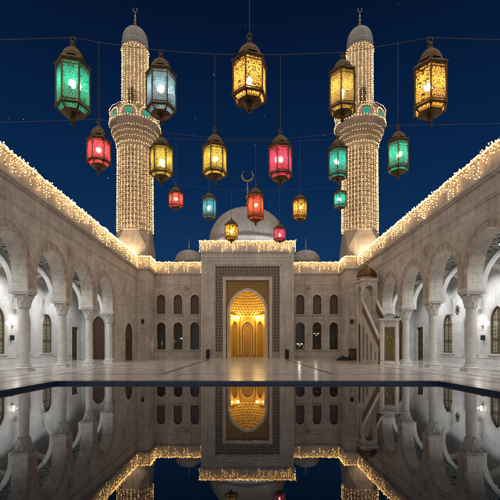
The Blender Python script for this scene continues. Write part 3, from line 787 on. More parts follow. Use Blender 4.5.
    for k in range(32): string(2.54, 2 * PI * k / 32 + .05, 17.75 + random.uniform(-.15, .35), 29.3, .255, .050, R1=2.46)
    for k in range(22): string(1.86, 2 * PI * k / 22 + .06, 34.4, 43.4, .255, .050, R1=1.82)
    for (rr, zz, n_) in ((3.5, 34.42, 60), (3.55, 32.75, 56), (2.56, 29.75, 46), (2.72, 30.45, 48), (2.96, 31.05, 52), (3.22, 31.65, 56), (1.92, 43.5, 30)):
        m = MB(); pts = [Vector((x + rr * math.cos(2 * PI * k / n_), y + rr * math.sin(2 * PI * k / n_), zz + .05 * math.sin(k * 1.7))) for k in range(n_)]
        m.tube(pts + [pts[0]], .012, 3); m.m = 1
        for p in pts: m.octa(p, .055 if rr not in (2.72, 2.96, 3.22) else .034)
        m.build('light_ring', [M['cable'], M['bulbm']], L)
    # arched outlines on the balcony
    for k in range(N):
        a = 2 * PI * k / N + PI / 2; nn = Vector((math.cos(a), math.sin(a), 0)); tt = Vector((-nn.y, nn.x, 0)); c = Vector((x, y, 0)) + nn * (3.42 * math.cos(PI / 8) + .1)
        m = MB(); pts = [c + tt * u + Vector((0, 0, z)) for u, z in ([(-1.12, 32.9), (-1.12, 33.2)] + arch_pts(0, 1.1, 33.3, .95, 0, 6) + [(1.12, 33.2), (1.12, 32.9)])]
        m.tube(pts, .012, 3); m.m = 1
        for p in pts: m.octa(p, .05)
        m.build('light_arch', [M['cable'], M['bulbm']], L)
    # floodlights on the roof at the foot
    for k, (dx, dy) in enumerate(((-1.6 * s, -4.0), (1.0 * s, -4.2))):
        fx, fy, fz = x + dx, y + dy, 12.02
        q = thing('floodlight', f'warm floodlight on the roof at the foot of the {side} minaret, {"outer" if k == 0 else "inner"} of the pair', 'floodlight', (fx, fy, fz), 'roof floodlights')
        m = MB(); m.box(fx - .2, fx + .2, fy - .12, fy + .12, fz, fz + .06); m.box(fx - .04, fx + .04, fy - .03, fy + .03, fz + .06, fz + .25); m.build('stand', M['iron'], q)
        m = MB(); m.box(fx - .25, fx + .25, fy - .15, fy + .1, fz + .25, fz + .55); m.build('housing', M['iron'], q)
        lo = lamp('flood_light', 'SPOT', (fx, fy + .2, fz + .7), 2300, (1, .76, .46), q, shadow_soft_size=.15, spot_size=math.radians(95), spot_blend=.6)
        lo.rotation_euler = (Vector((x, y, 20.5)) - Vector((fx, fy, fz + .7))).to_track_quat('-Z', 'Y').to_euler()
minaret(-1); minaret(1)
for s in (-1, 1):
    fx, fy, fz = s * 3.2, 54.3, 13.56
    q = thing('floodlight', f'cool floodlight behind the portal parapet, {"left" if s < 0 else "right"} of the pair lighting the dome', 'floodlight', (fx, fy, fz), 'roof floodlights')
    m = MB(); m.box(fx - .2, fx + .2, fy - .12, fy + .12, fz, fz + .06); m.box(fx - .04, fx + .04, fy - .03, fy + .03, fz + .06, fz + .2); m.build('stand', M['iron'], q)
    m = MB(); m.box(fx - .25, fx + .25, fy - .1, fy + .1, fz + .2, fz + .45); m.build('housing', M['iron'], q)
    lo = lamp('flood_light', 'SPOT', (fx, fy, fz + .62), 900, (.92, .95, 1), q, shadow_soft_size=.15, spot_size=math.radians(100), spot_blend=.8)
    lo.rotation_euler = (Vector((s * 1.5, 57.5, 18.6)) - Vector((fx, fy, fz + .6))).to_track_quat('-Z', 'Y').to_euler()

# ================================================================== ICICLE LIGHTS
def icicles(label, path, ztop, group='icicle lights along the rooflines', step=.27, out=.14, zlow=11.35):
    """path: plan polyline along the parapet face; drops hang from ztop"""
    path = [Vector((a, b, 0)) for a, b in path]
    r = thing('icicle_lights', label, 'string lights', (path[0].x, path[0].y, ztop), group)
    pts = []
    for a, b in zip(path[:-1], path[1:]):
        n_ = max(1, int((b - a).length / step))
        for k in range(n_): pts.append(a + (b - a) * (k / n_))
    pts.append(path[-1])
    c = MB(); line = [p + Vector((0, 0, ztop + .03 * math.sin(i * .9) + random.uniform(-.01, .01))) for i, p in enumerate(pts)]
    c.tube(line, .014, 3); c.build('cable', M['cable'], r)
    rb = MB()
    for a, b in zip(line[:-1], line[1:]):
        for f in (.2, .7): rb.octa(a + (b - a) * f + Vector((random.uniform(-.02, .02), random.uniform(-.02, .02), random.uniform(-.04, .05))), random.uniform(.03, .045))
    tag(rb.build('rope_bulbs', M['bulb'], r), kind='stuff')
    tb = MB()
    drops = []
    for i, p in enumerate(line):
        m = MB(); ln = random.choice((.22, .35, .5, .5, .7, .85, 1.05, 1.3)) * random.uniform(.9, 1.08)
        sway = Vector((random.uniform(-.05, .05), random.uniform(-.05, .05), 0))
        end = p + sway + Vector((0, 0, -ln)); m.tube([p, end], .008, 3); m.m = 1
        nb = max(2, int(ln / .17))
        for q in range(nb + 1):
            f = q / nb; m.octa(p + (end - p) * f + Vector((random.uniform(-.05, .05), random.uniform(-.05, .05), random.uniform(-.04, .04))), random.uniform(.026, .044))
        m.octa(p + Vector((random.uniform(-.1, .1), random.uniform(-.1, .1), random.uniform(0, .12))), .05)
        drops.append((p.length, m))
    drops.sort(key=lambda d: d[0])
    for _, m in drops[:100]: m.build('light_drop', [M['cable'], M['bulb']], r)
    if len(drops) > 100:
        M2 = MB()
        for _, m in drops[100:]:
            n0 = len(M2.v); M2.v += m.v; M2.f += [tuple(n0 + k for k in f) for f in m.f]; M2.mi += m.mi; M2.uv += m.uv
        tag(M2.build('light_drops', [M['cable'], M['bulb']], r), kind='stuff')
for s in (-1, 1):
    sd = 'left' if s < 0 else 'right'
    icicles(f'warm icicle lights hanging along the roofline of the {sd} arcade', [(s * (XF - .26), 8.0), (s * (XF - .26), 49.6)], TOP + .05, step=.25)
    icicles(f'warm icicle lights along the hall roofline and corner pier {sd} of the portal',
            [(s * (XF - .26), 49.66), (s * (XH - .3), 49.66), (s * (XH - .3), YH - .25), (s * 6.0, YH - .25)], TOP + .05, step=.22)
icicles('warm icicle lights hanging across the top of the tall portal', [(-HB - .2, 51.6), (-HB - .2, 50.75), (HB + .2, 50.75), (HB + .2, 51.6)], PTOP + .05, step=.22)

# ================================================================== LANTERNS
PANES = {}
def panem(key, col, dens):
    if key not in PANES: PANES[key] = pane_mat(key + ' lantern glass', col, dens)
    return PANES[key]
def lantern(label, Yd, cx, ytop, ybody, ybot, yend, wpx, key, col, ystring, dens=16, rot=.2, power=1.0):
    s = Yd / F; R = wpx * s / 2 / 1.09; X = (cx - CX) * s
    Z = lambda py: EYE + (HY - py) * s
    ZN = lambda py: EYE + (HY - py) * (Yd - .75 * R) / F; zt, zb0, zb1, ze = Z(ytop), ZN(ybody), ZN(ybot), Z(yend)
    r = thing('hanging_lantern', label, 'lantern', (X, Yd, zb1), 'coloured lanterns strung over the pool')
    N = 6; ang = [rot + 2 * PI * k / N for k in range(N)]
    ch = zt - zb0; bh = zb0 - zb1; th = zb1 - ze
    # cap: flared eave, ribbed bell dome, neck, ring
    m = MB(); m.lathe(X, Yd, [(R * .90, zb0 + .0), (R * 1.05, zb0 + .02 * bh), (R * 1.08, zb0 + .05 * bh), (R * 1.0, zb0 + .09 * bh), (R * .80, zb0 + ch * .18), (R * .74, zb0 + ch * .22)], N, rot=rot)
    m.lathe(X, Yd, [(R * .72, zb0 + ch * .22), (R * .68, zb0 + ch * .34), (R * .54, zb0 + ch * .48), (R * .34, zb0 + ch * .58), (R * .17, zb0 + ch * .66), (R * .12, zb0 + ch * .73), (R * .17, zb0 + ch * .76), (R * .1, zb0 + ch * .82), (R * .06, zb0 + ch * .88)], 24, lambda a, z, k: 1 + .03 * abs(math.cos(6 * a)), rot=rot)
    cap = m.build('cap', M['bronze'], r, True)
    m = MB(); rr = max(ch * .08, .04)
    m.tube([(X + rr * math.cos(k * PI / 6), Yd, zt - rr + rr * math.sin(k * PI / 6)) for k in range(13)], rr * .28, 6); sub(m, 'hanging_ring', M['bronze'], cap, r, True)
    # frame: posts and rails
    m = MB(); pw = R * .055
    P = lambda k, rad, z: Vector((X + rad * math.cos(ang[k % N]), Yd + rad * math.sin(ang[k % N]), z))
    zl = zb1 - th * .26; rl = R * .68
    for k in range(N):
        m.tube([P(k, R, zb0), P(k, R, zb1)], pw, 6); m.tube([P(k, R, zb1), P(k, rl, zl)], pw * .9, 6)
        for z, rad, q in ((zb0 - .01 * bh, R, 1.2), (zb1, R * 1.0, 1.35), (zl, rl, 1.2), (zb0 - .10 * bh, R * .99, .55), (zb1 + .08 * bh, R * .99, .55)):
            m.tube([P(k, rad, z), P(k + 1, rad, z)], pw * q, 6)
        m.sphere(P(k, R * 1.03, zb0 + .03 * bh), pw * 1.7, 8, 6); m.sphere(P(k, R * 1.02, zb1), pw * 1.6, 8, 6)
    m.build('frame', M['bronze'], r, True)
    pm = panem(key, col, dens)
    for k in range(N):
        m = MB(); q = .985; asp = bh / R
        m.face([P(k, R * q, zb1), P(k + 1, R * q, zb1), P(k + 1, R * q, zb0), P(k, R * q, zb0)], uv=[(0, k * 3.1), (1, k * 3.1), (1, k * 3.1 + asp), (0, k * 3.1 + asp)])
        m.build('glass_panel', pm, r)
        m = MB(); m.face([P(k, rl * q, zl), P(k + 1, rl * q, zl), P(k + 1, R * q, zb1), P(k, R * q, zb1)], uv=[(.1, .0), (.9, .0), (1, .25), (0, .25)])
        m.build('lower_glass_panel', pm, r)
    m = MB(); m.lathe(X, Yd, [(rl * 1.02, zl + .0), (rl * 1.0, zl - th * .03), (R * .42, zl - th * .08), (R * .26, zl - th * .2), (R * .14, zl - th * .38), (R * .10, zl - th * .50), (R * .16, zl - th * .58), (R * .07, zl - th * .64), (R * .03, ze)], 18, lambda a, z, k: 1 + .04 * abs(math.cos(6 * a)), rot=rot)
    m.build('bottom_finial', M['bronze'], r, True)
    m = MB(); zc = (zb0 + zb1) / 2 + .06 * bh; br = R * .13
    m.sphere((X, Yd, zc), br, 12, 8); bo = m.build('bulb', M['lampbulb'], r, True)
    m = MB(); m.tube([(X, Yd, zb0 + ch * .5), (X, Yd, zc + br)], R * .03, 5); m.lathe(X, Yd, [(R * .08, zc + br * .8), (R * .08, zc + br * 1.9)], 10); sub(m, 'bulb_holder', M['bronze'], bo, r)
    if ystring is not None:
        m = MB(); m.tube([(X, Yd, zt - .01), (X, Yd, Z(ystring))], .012 + Yd * .0002, 5); m.build('cord', M['cable'], r)
    return r, Vector((X, Yd, zt))
D1, D2, D3 = 14.9, 20.3, 34.0
TEAL = (.03, .58, .47); BLUE = (.20, .42, .72); AMB = (.95, .50, .10); OLV = (.62, .50, .08); PINK = (.85, .07, .14); MAG = (.80, .06, .20); SKY = (.05, .38, .66); RED = (.90, .10, .10); ORG = (.95, .12, .055); YEL = (.85, .48, .06); GRN = (.03, .56, .47); CYN = (.02, .52, .54)
LN = [
 ('large emerald green lantern at the far left of the upper wire', D1, 73, 37.4, 59.5, 102, 126.5, 34, 'emerald', TEAL, None, 17, .25),
 ('large pale blue lantern in front of the left minaret', D1 + .1, 161, 50.3, 68.5, 104, 126.5, 31, 'pale blue', BLUE, None, 17, .12),
 ('largest amber lantern hanging highest at the centre', D1 - .7, 249.5, 34, 56, 90, 114, 37, 'amber', AMB, -12, 10, .3),
 ('large dull gold lantern in front of the right minaret', D1 + .1, 342.5, 52.7, 69, 104, 123, 29, 'dull gold', (.75, .52, .14), None, 17, .2),
 ('large amber lantern at the far right of the upper wire', D1, 430, 37.4, 63, 102, 126, 35, 'amber', AMB, None, 10, .15),
 ('medium pink lantern left of the left minaret', D2, 98.8, 119, 137.7, 159, 176.5, 24, 'pink', PINK, 42, 13, .3),
 ('medium olive yellow lantern beside the left minaret shaft, below the pale blue one', D2, 161.5, 132, 145, 170.8, 186.4, 24, 'olive', OLV, None, 13, .1),
 ('medium olive yellow lantern on a long cord between the left minaret and the centre', D2, 214.8, 127.5, 144.5, 170, 184, 26, 'olive', OLV, 54.5, 13, .28),
 ('medium rose pink lantern on a long cord right of the centre', D2, 280.4, 128.6, 144.5, 172, 188.5, 25, 'rose', MAG, 54, 13, .15),
 ('medium turquoise lantern at the edge of the right minaret, above a small teal one', D2, 337.8, 133, 147.5, 173.4, 184.5, 21.5, 'turquoise', CYN, None, 13, .3),
 ('medium sea green lantern right of the right minaret', D2, 398, 125, 140, 166, 180, 23, 'sea green', GRN, 43.5, 13, .2),
 ('small red lantern just right of the left minaret shaft', D3, 176.0, 183.8, 191.8, 204.8, 211, 15, 'red', RED, 139, 9, .1),
 ('small sky blue lantern left of the dome', D3, 209.3, 190.3, 197, 215.6, 222.5, 14.5, 'sky blue', SKY, 172, 9, .25),
 ('small orange red lantern in front of the crescent finial', D3, 255.6, 183.8, 193.5, 216.3, 226, 17, 'orange', ORG, 141, 9, .2),
 ('small amber yellow lantern in front of the left side of the dome', D3, 231.4, 217, 223.8, 237.3, 244, 14, 'yellow', YEL, 190, 8, .3),
 ('small yellow lantern on a cord right of the dome', D3, 299.8, 191.6, 199, 216.5, 223.5, 15, 'yellow', YEL, 141, 8, .1),
 ('smallest magenta lantern in front of the right side of the dome', D3, 279.8, 221.5, 228.3, 239, 243.5, 13, 'magenta', (.8, .05, .22), 189, 8, .22),
 ('small teal lantern close to the right minaret shaft', D3, 340.2, 187.7, 192, 205, 211, 14, 'teal', CYN, 139, 9, .18),
]
TOPS = [lantern(*a)[1] for a in LN]

def cable(name, label, pts, sag=.12, r=.011, n=10, group='wires holding the lanterns'):
    m = MB(); line = []
    for a, b in zip(pts[:-1], pts[1:]):
        a, b = Vector(a), Vector(b); L = (b - a).length
        for k in range(n): f = k / n; line.append(a + (b - a) * f - Vector((0, 0, sag * (L / 10) * 4 * f * (1 - f))))
    line.append(Vector(pts[-1])); m.tube(line, r, 5)
    return tag(m.build(name, M['cable']), label, 'wire', group)
P1 = lambda px, py: at(px, py, D1)
cable('lantern_wire', 'upper wire carrying the five large lanterns across the court', [(-13.8, D1, 12.9), P1(73, 37.6), P1(100, 42.5), P1(161, 50.4), P1(215, 54.3), P1(281, 54.5), P1(342, 52.4), P1(397, 43.5), P1(430, 37.6), (13.8, D1, 12.9)], .03)
P2 = lambda px, py: at(px, py, D2)
cable('lantern_wire', 'lower wire carrying the six medium lanterns across the court', [(-13.8, D2, 12.9), P2(98.8, 119.2), P2(161.5, 132.2), P2(214.8, 138), P2(280, 139.5), P2(337.8, 133.2), P2(398, 125.2), (13.8, D2, 12.9)], .03)
P3 = lambda px, py: at(px, py, D3)
cable('lantern_wire', 'far thin wire through the small lanterns strung between the minarets', [(-MX + 2.3, MY - 1, 29), P3(176, 184), P3(231, 190.5), P3(280, 190), P3(340.2, 187.8), (MX - 2.3, MY - 1, 29)], .02, .012)
cable('lantern_wire', 'topmost far wire with long cords down to the small lanterns', [(-MX + 2.4, MY - 1, 31), P3(176, 139), P3(255, 141.5), P3(300, 141), P3(340.2, 139), (MX - 2.4, MY - 1, 31)], .02, .012)
ZP = EYE + (HY + 12) * (D1 - .7) / F
cable('lantern_wire', 'high wire above the picture that carries the largest amber lantern', [(-14.2, D1 - .7, ZP + .5), ((249.5 - CX) * (D1 - .7) / F, D1 - .7, ZP), (14.2, D1 - .7, ZP + .5)], .05)
for s in (-1, 1):
    m = MB(); m.tube([(s * 14.2, D1 - .7, 12.0), (s * 14.2, D1 - .7, ZP + .6)], .05, 8); m.box(s * 14.2 - .15, s * 14.2 + .15, D1 - .85, D1 - .55, 12.0, 12.05)
    tag(m.build('wire_mast', M['steel'], None, loc=(s * 14.2, D1 - .7, 12.0)), f'slim steel mast on the {"left" if s < 0 else "right"} arcade roof holding the high wire', 'mast', 'roof masts')

# ================================================================== MINBAR
X0, X1 = 11.75, 13.35; Y0, Y1, YT = 35.9, 41.2, 43.0
mb_ = thing('minbar', 'stone stair pulpit with bronze dome and steep staircase standing in front of the right arcade', 'pulpit', (12.55, 39.3, 0))
# sloping flank with blind arches, stepped treads inside
def flank(mb, x, th):
    TT = lambda u, d, z: Vector((x + d, u, z))
    ops = [(36.75, .3, .3, .75, .4), (38.05, .34, .3, 1.6, .45), (39.3, .36, .3, 2.5, .5), (40.5, .36, .3, 3.3, .5)]
    us = [Y0 + .02 + (Y1 - Y0 - .02) * k / 1 for k in range(2)]
    os_ = [op(a, b, c, d, e, 8) for a, b, c, d, e in ops]
    slope = lambda u: 1.25 + (u - Y0) * (5.15 - 1.25) / (Y1 - Y0)
    S_ = {round(Y0 + .02, 5), round(Y1, 5)}
    for o in os_:
        for i in range(17): S_.add(round(o['uc'] - o['w'] * math.cos(PI * i / 16), 5))
    S_ = sorted(S_)
    for a, b in zip(S_[:-1], S_[1:]):
        mid = (a + b) / 2; cov = [o for o in os_ if abs(mid - o['uc']) < o['w']]; cur = (0, 0)
        for o in cov:
            for d in (0, th): mb.face([TT(a, d, 0), TT(b, d, 0), TT(b, d, .3), TT(a, d, .3)])
            mb.face([TT(a, 0, .3), TT(b, 0, .3), TT(b, th, .3), TT(a, th, .3)])
            cur = (o['top'](a), o['top'](b)); mb.face([TT(a, 0, cur[0]), TT(b, 0, cur[1]), TT(b, th, cur[1]), TT(a, th, cur[0])])
        for d in (0, th): mb.face([TT(a, d, cur[0]), TT(b, d, cur[1]), TT(b, d, slope(b)), TT(a, d, slope(a))])
        mb.face([TT(a, 0, slope(a)), TT(b, 0, slope(b)), TT(b, th, slope(b)), TT(a, th, slope(a))])
    for o in os_:
        for sg in (-1, 1):
            u = o['uc'] + sg * o['w']; mb.face([TT(u, 0, .3), TT(u, th, .3), TT(u, th, o['spring']), TT(u, 0, o['spring'])])
    for o in os_: ring(mb, TT, o, .01, .08, -.035, .0, foot=.3, n=8)
    return os_
for x, th in ((X0, .16), (X1 - .16, .16)):
    m = MB(); os_ = flank(m, x, th); fk = m.build('stair_flank', M['trim'], mb_)
m = MB()
for o in os_:
    TT = lambda u, d, z: Vector((X0 + .12, u, z)); fill(m, TT, o, .0, 0)
m.build('blind_arch_panel', M['railwood'], mb_)
m = MB(); ns = 18
for k in range(ns):
    y = Y0 + .05 + k * (Y1 - Y0 - .05) / ns; z = .25 + 4.65 * (k + 1) / ns
    m.box(X0 + .17, X1 - .17, y, Y1 + .05 if k == ns - 1 else y + (Y1 - Y0) / ns + .02, max(0, z - .6), z)
m.build('staircase', M['white'], mb_)
for x in (X0 + .08, X1 - .08):
    m = MB(); n = 14
    sl = (5.15 - 1.25) / (Y1 - Y0)
    TT = lambda u, d, z: Vector((x + d, u, z))
    strip(m, TT, [(Y0 + .02, 1.26), (Y1, 5.16)], [(Y0 + .02, 2.22), (Y1, 6.22)], -.035, .035); m.build('balustrade', M['railwood'], mb_)
    m = MB(); strip(m, TT, [(Y0 + .02, 2.23), (Y1, 6.23)], [(Y0 + .02, 2.45), (Y1, 6.48)], -.10, .10); strip(m, TT, [(Y0 + .02, 1.2), (Y1, 5.1)], [(Y0 + .02, 1.36), (Y1, 5.27)], -.11, .11)
    m.build('handrail', M['trim'], mb_)
# front gate frame
TF = lambda u, d, z: Vector((u, 35.5 + d, z))
go = op(12.62, .47, .28, 3.35, 0)
m = MB(); wall(m, TF, 11.85, 13.45, 0, 3.85, 0, .38, [go]); pbox(m, TF, 11.78, 13.52, -.06, .42, 3.851, 3.95); pbox(m, TF, 11.70, 13.60, -.12, .44, 3.951, 4.08); pbox(m, TF, 11.78, 13.52, -.05, -.001, 0, .22)
strip(m, TF, [(12.08, .22), (12.08, 3.5), (13.16, 3.5), (13.16, .22)], [(11.99, .22), (11.99, 3.6), (13.25, 3.6), (13.25, .22)], -.05, -.001)
m.build('gate_frame', M['trim'], mb_)
m = MB(); fill(m, TF, go, .002, .16); gt = m.build('gate', M['bronzegate'], mb_)
m = MB(); ring(m, TF, op(12.62, .3, .6, 2.0, .5, 8), 0, .06, .09, .155, foot=.6, n=8); strip(m, TF, [(12.2, .34), (12.2, 3.28), (13.04, 3.28), (13.04, .34), (12.2, .34)], [(12.155, .285), (12.155, 3.345), (13.085, 3.345), (13.085, .285), (12.155, .285)], .1, .155)
sub(m, 'gate_moulding', M['brass'], gt, mb_)
m = MB(); strip(m, TF, [(12.1, 3.62), (13.15, 3.62)], [(12.1, 3.8), (13.15, 3.8)], -.03, -.001); m.build('inscription_panel', M['relief'], mb_)
m = MB()
for k in range(7):
    u = 11.9 + k * .25; h = .42 - .05 * abs(k - 3)
    m.tube([TF(u, .1, 4.08), TF(u + .05, .1, 4.08 + h * .5), TF(u + .16, .1, 4.08 + h * .75), TF(u + .1, .1, 4.08 + h), TF(u + .02, .1, 4.08 + h * .8)], .028, 5)
    m.tube([TF(u + .22, .1, 4.08), TF(u + .12, .1, 4.2), TF(u + .2, .1, 4.3)], .022, 5)
m.build('cresting', M['iron'], mb_)
# tower and canopy
m = MB()
TS = lambda u, d, z: Vector((X0 + d, u, z)); TS2 = lambda u, d, z: Vector((X1 - d, u, z))
for Tt in (TS, TS2): wall(m, Tt, Y1 + .001, YT, 0, 4.9, 0, .18, [op(42.1, .5, .0, 3.5, .6, 8)])
TR = lambda u, d, z: Vector((u, YT - d, z)); wall(m, TR, X0 + .182, X1 - .182, 0, 4.9, 0, .16, [])
m.box(X0 - .05, X1 + .05, Y1 - .1, YT + .05, 4.901, 5.08)
m.build('tower', M['trim'], mb_)
m = MB(); m.box(X0 + .1, X0 + .14, Y1 + .7, YT - .4, 0.01, 4.4); m.build('tower_door', M['wood'], mb_)
for cx_ in (X0 + .11, X1 - .11):
    for cy_ in (Y1 + .05, YT - .11):
        m = MB(); m.lathe(cx_, cy_, [(.13, 5.08), (.13, 5.25), (.085, 5.32), (.08, 7.0), (.13, 7.15), (.13, 7.3)], 12); m.build('canopy_post', M['trim'], mb_, True)
m = MB()
for Tt in (TS, TS2): wall(m, Tt, Y1 - .08, YT, 7.0, 8.35, 0, .2, [op((Y1 + YT) / 2 - .04, .72, 7.0, 7.18, .8, 8)])
for yy in (Y1 - .08, YT - .2):
    Tq = lambda u, d, z: Vector((u, yy + d, z)); wall(m, Tq, X0 + .201, X1 - .201, 7.0, 8.35, 0, .2, [op((X0 + X1) / 2, .56, 7.0, 7.2, .7, 8)])
m.box(X0 - .14, X1 + .14, Y1 - .22, YT + .14, 8.351, 8.5); m.box(X0 - .05, X1 + .05, Y1 - .13, YT + .05, 8.501, 8.62); m.build('canopy', M['trim'], mb_)
m = MB(); cxx, cyy = (X0 + X1) / 2, (Y1 + YT) / 2
m.lathe(cxx, cyy, [(.95, 8.62), (1.0, 8.7), (.98, 8.8)], 24); m.build('dome_collar', M['brass'], mb_, True)
m = MB(); m.lathe(cxx, cyy, [(.95, 8.8), (1.0, 9.0), (.97, 9.2), (.86, 9.42), (.66, 9.66), (.4, 9.86), (.15, 10.02), (.05, 10.15)], 32, lambda a, z, k: 1 + .035 * abs(math.cos(8 * a))); dm = m.build('dome', M['bronze'], mb_, True)
m = MB(); m.lathe(cxx, cyy, [(.05, 10.1), (.12, 10.25), (.04, 10.4), (.1, 10.55), (.03, 10.7), (.02, 10.9)], 10)
m.tube([(cxx + .13 * math.cos(math.radians(125 + 290 * k / 12)), cyy, 11.05 + .13 * math.sin(math.radians(125 + 290 * k / 12))) for k in range(13)], .025, 5)
sub(m, 'finial', M['brass'], dm, mb_, True)

# ================================================================== SMALL THINGS
for s in (-1, 1):
    sd = 'left' if s < 0 else 'right'; x = s * 4.95; y = 50.15
    r = thing('floor_speaker', f'black floor speaker box standing {sd} of the golden portal', 'speaker', (x, y, .12), 'black speakers beside the portal')
    m = MB(); m.box(x - .23, x + .23, y - .2, y + .2, .17 if 1 else 0, 1.25); m.build('housing', M['blacksp'], r)
    m = MB(); m.box(x - .2, x + .2, y - .22, y - .201, .22, 1.2); m.build('grille', M['iron'], r)
    m = MB(); m.box(x - .2, x + .2, y - .17, y + .17, .121 if abs(x) < 5.2 else 0, .169); m.build('base', M['iron'], r)
    x = s * 13.05 if s < 0 else 13.0; y = 49.955
    r = thing('wall_speaker', f'small black speaker fixed to the {sd} corner pier of the hall', 'speaker', (x, y, 4.7), 'black wall speakers')
    m = MB(); m.box(x - .14, x + .14, y - .26, y - .02, 4.5, 5.0); m.build('housing', M['blacksp'], r)
    m = MB(); m.box(x - .11, x + .11, y - .28, y - .261, 4.54, 4.96); m.build('grille', M['iron'], r)
    m = MB(); m.box(x - .04, x + .04, y - .02, y + .04, 4.7, 4.85); m.build('bracket', M['iron'], r)
# low wooden cabinet and heap of dark cloth left of the minbar
x0, x1, y0, y1 = 12.35, 13.35, 48.2, 48.9
r = thing('cabinet', 'dark wooden cabinet against the right corner pier left of the pulpit', 'cabinet', (12.85, 48.55, 0))
m = MB(); m.box(x0, x1, y0, y1, .08, 1.3); m.box(x0 - .04, x1 + .04, y0 - .04, y1 + .02, 1.301, 1.36); m.box(x0 + .05, x1 - .05, y0 + .05, y1 - .05, 0, .079); m.build('body', M['wood'], r)
for k in (0, 1):
    m = MB(); a = x0 + .04 + k * .48; m.box(a, a + .44, y0 - .02, y0 - .001, .14, 1.24); d = m.build('door', M['railwood'], r)
    m = MB(); hx = a + (.38 if k == 0 else .04); m.box(hx, hx + .025, y0 - .05, y0 - .021, .6, .75); sub(m, 'handle', M['brass'], d, r)
m = MB(); rr = []
random.seed(5)
nx, ny = 30, 14
for j in range(ny + 1):
    row = []
    for i in range(nx + 1):
        u, v = i / nx, j / ny; e_ = min(1, 6 * min(u, 1 - u)) * min(1, 4 * min(v, 1 - v))
        h = e_ * (.42 + .18 * math.sin(u * 9 + 1) * math.cos(v * 5) + .10 * math.sin(u * 23 + v * 7) + random.uniform(-.03, .03)) * (0.55 + .6 * u)
        row.append((10.2 + 2.0 * u, 45.9 + 1.1 * v, max(0.002, h)))
    rr.append(row)
m.grid(rr); tag(m.build('cloth_heap', M['cloth'], None, 'all', loc=(11.2, 46.4, 0)), 'low heap of dark folded cloth on the floor left of the stair pulpit', 'cloth')
x, y = 12.75, 46.6
r = thing('bin', 'small black bin standing between the dark cloth heap and the pulpit', 'bin', (x, y, 0))
m = MB(); m.lathe(x, y, [(.16, 0), (.2, .55), (.21, .56), (.19, .57)], 16); m.build('body', M['blacksp'], r, True)
m = MB(); m.lathe(x, y, [(.215, .571), (.2, .61), (.05, .66)], 16); m.build('lid', M['iron'], r, True)
# wooden book rests on the niche floor
desc = ['leftmost', 'second from left', 'third from left', 'middle', 'third from right', 'second from right', 'rightmost']
for k in range(7):
    x = -1.35 + k * .45; y = 52.6 + .15 * math.sin(k * 2.3); a = .2 * math.sin(k * 3)
    m = MB()
    for sg in (-1, 1):
        for d_ in (-.012, .012): pass
        p = [(x - sg * .14, 0.013), (x + sg * .14, .55)]
        q = [(x - sg * .14 + .03, .013), (x + sg * .14 + .03, .55)]
        R_ = lambda u, d, z: Vector((u + .004 * sg, y + d + a * (u - x), z)); strip(m, R_, p, q, -.16 + .002 * sg, .16 + .002 * sg)
    m.box(x - .13, x + .13, y - .1, y + .1, .36, .39)
    tag(m.build('book_rest', M['wood'], None, loc=(x, y, .013)), f'small dark folding book rest on the golden niche floor, {desc[k]} of the row', 'book rest', 'book rests in the niche')

# ================================================================== WORLD, FILL, CAMERA
W = bpy.data.worlds.new('World'); S.world = W; W.use_nodes = True
nt = W.node_tree; nt.nodes.clear(); N_ = nt.nodes.new; LK = nt.links.new
out = N_('ShaderNodeOutputWorld'); bg = N_('ShaderNodeBackground'); LK(bg.outputs[0], out.inputs[0])
tc = N_('ShaderNodeTexCoord'); sp = N_('ShaderNodeSeparateXYZ'); LK(tc.outputs['Generated'], sp.inputs[0])
rp = N_('ShaderNodeValToRGB'); LK(sp.outputs[2], rp.inputs[0])
el = rp.color_ramp.elements
SKYC = [(0.0, (.0085, .040, .118)), (.20, (.0062, .034, .104)), (.34, (.0032, .023, .080)), (.50, (.0020, .0135, .052)), (.66, (.0012, .0065, .026)), (1.0, (.0008, .004, .016))]
el[0].position, el[0].color = SKYC[0][0], (*SKYC[0][1], 1); el[1].position, el[1].color = SKYC[-1][0], (*SKYC[-1][1], 1)
for p_, c_ in SKYC[1:-1]: e_ = el.new(p_); e_.color = (*c_, 1)
vo = N_('ShaderNodeTexVoronoi'); vo.inputs['Scale'].default_value = 46; LK(tc.outputs['Generated'], vo.inputs['Vector'])
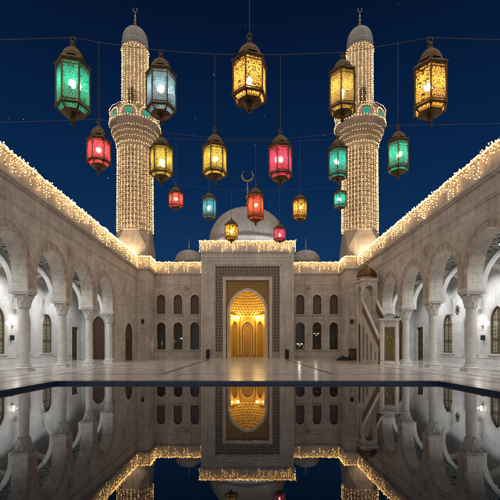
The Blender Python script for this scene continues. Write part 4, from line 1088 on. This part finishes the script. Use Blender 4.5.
lt = N_('ShaderNodeMath'); lt.operation = 'LESS_THAN'; LK(vo.outputs['Distance'], lt.inputs[0]); lt.inputs[1].default_value = .04
sc = N_('ShaderNodeSeparateColor'); LK(vo.outputs['Color'], sc.inputs[0])
pw = N_('ShaderNodeMath'); pw.operation = 'POWER'; LK(sc.outputs[0], pw.inputs[0]); pw.inputs[1].default_value = 3
ml = N_('ShaderNodeMath'); ml.operation = 'MULTIPLY'; LK(lt.outputs[0], ml.inputs[0]); LK(pw.outputs[0], ml.inputs[1])
m2 = N_('ShaderNodeMath'); m2.operation = 'MULTIPLY'; LK(ml.outputs[0], m2.inputs[0]); m2.inputs[1].default_value = .5
vm = N_('ShaderNodeMix'); vm.data_type = 'RGBA'; vm.blend_type = 'ADD'; vm.inputs[0].default_value = 1
LK(rp.outputs[0], vm.inputs[6]); LK(m2.outputs[0], vm.inputs[7]); LK(vm.outputs[2], bg.inputs[0]); bg.inputs[1].default_value = 1.0

fill_sun = lamp('fill_sun', 'SUN', (0, -20, 40), 2.0, (1.0, .90, .80), angle=math.radians(172))  # very wide soft fill added to brighten the night court walls
fill_sun.rotation_euler = Vector((0, .80, -.6)).to_track_quat('-Z', 'Y').to_euler()

cam = bpy.data.cameras.new('camera'); co = bpy.data.objects.new('camera', cam); COL.objects.link(co); S.camera = co
co.location = (0, 0, EYE); co.rotation_euler = (PI / 2, 0, 0)
cam.sensor_width = 36; cam.lens = F / 500 * 36; cam.shift_x = (250 - CX) / 500; cam.shift_y = (HY - 250) / 500; cam.clip_end = 3000; cam.clip_start = .05
S.view_settings.view_transform = 'Standard'; S.view_settings.look = 'None'; S.view_settings.exposure = 0; S.view_settings.gamma = 1; S.view_settings.use_curve_mapping = False
cy = S.cycles; cy.use_denoising = True; cy.max_bounces = 7; cy.diffuse_bounces = 3; cy.glossy_bounces = 4; cy.transparent_max_bounces = 12; cy.sample_clamp_indirect = 4; cy.use_light_tree = True; cy.caustics_reflective = False
# origin bookkeeping is not part of the scene
for r in ROOTS:
    if '_o' in r: del r['_o']
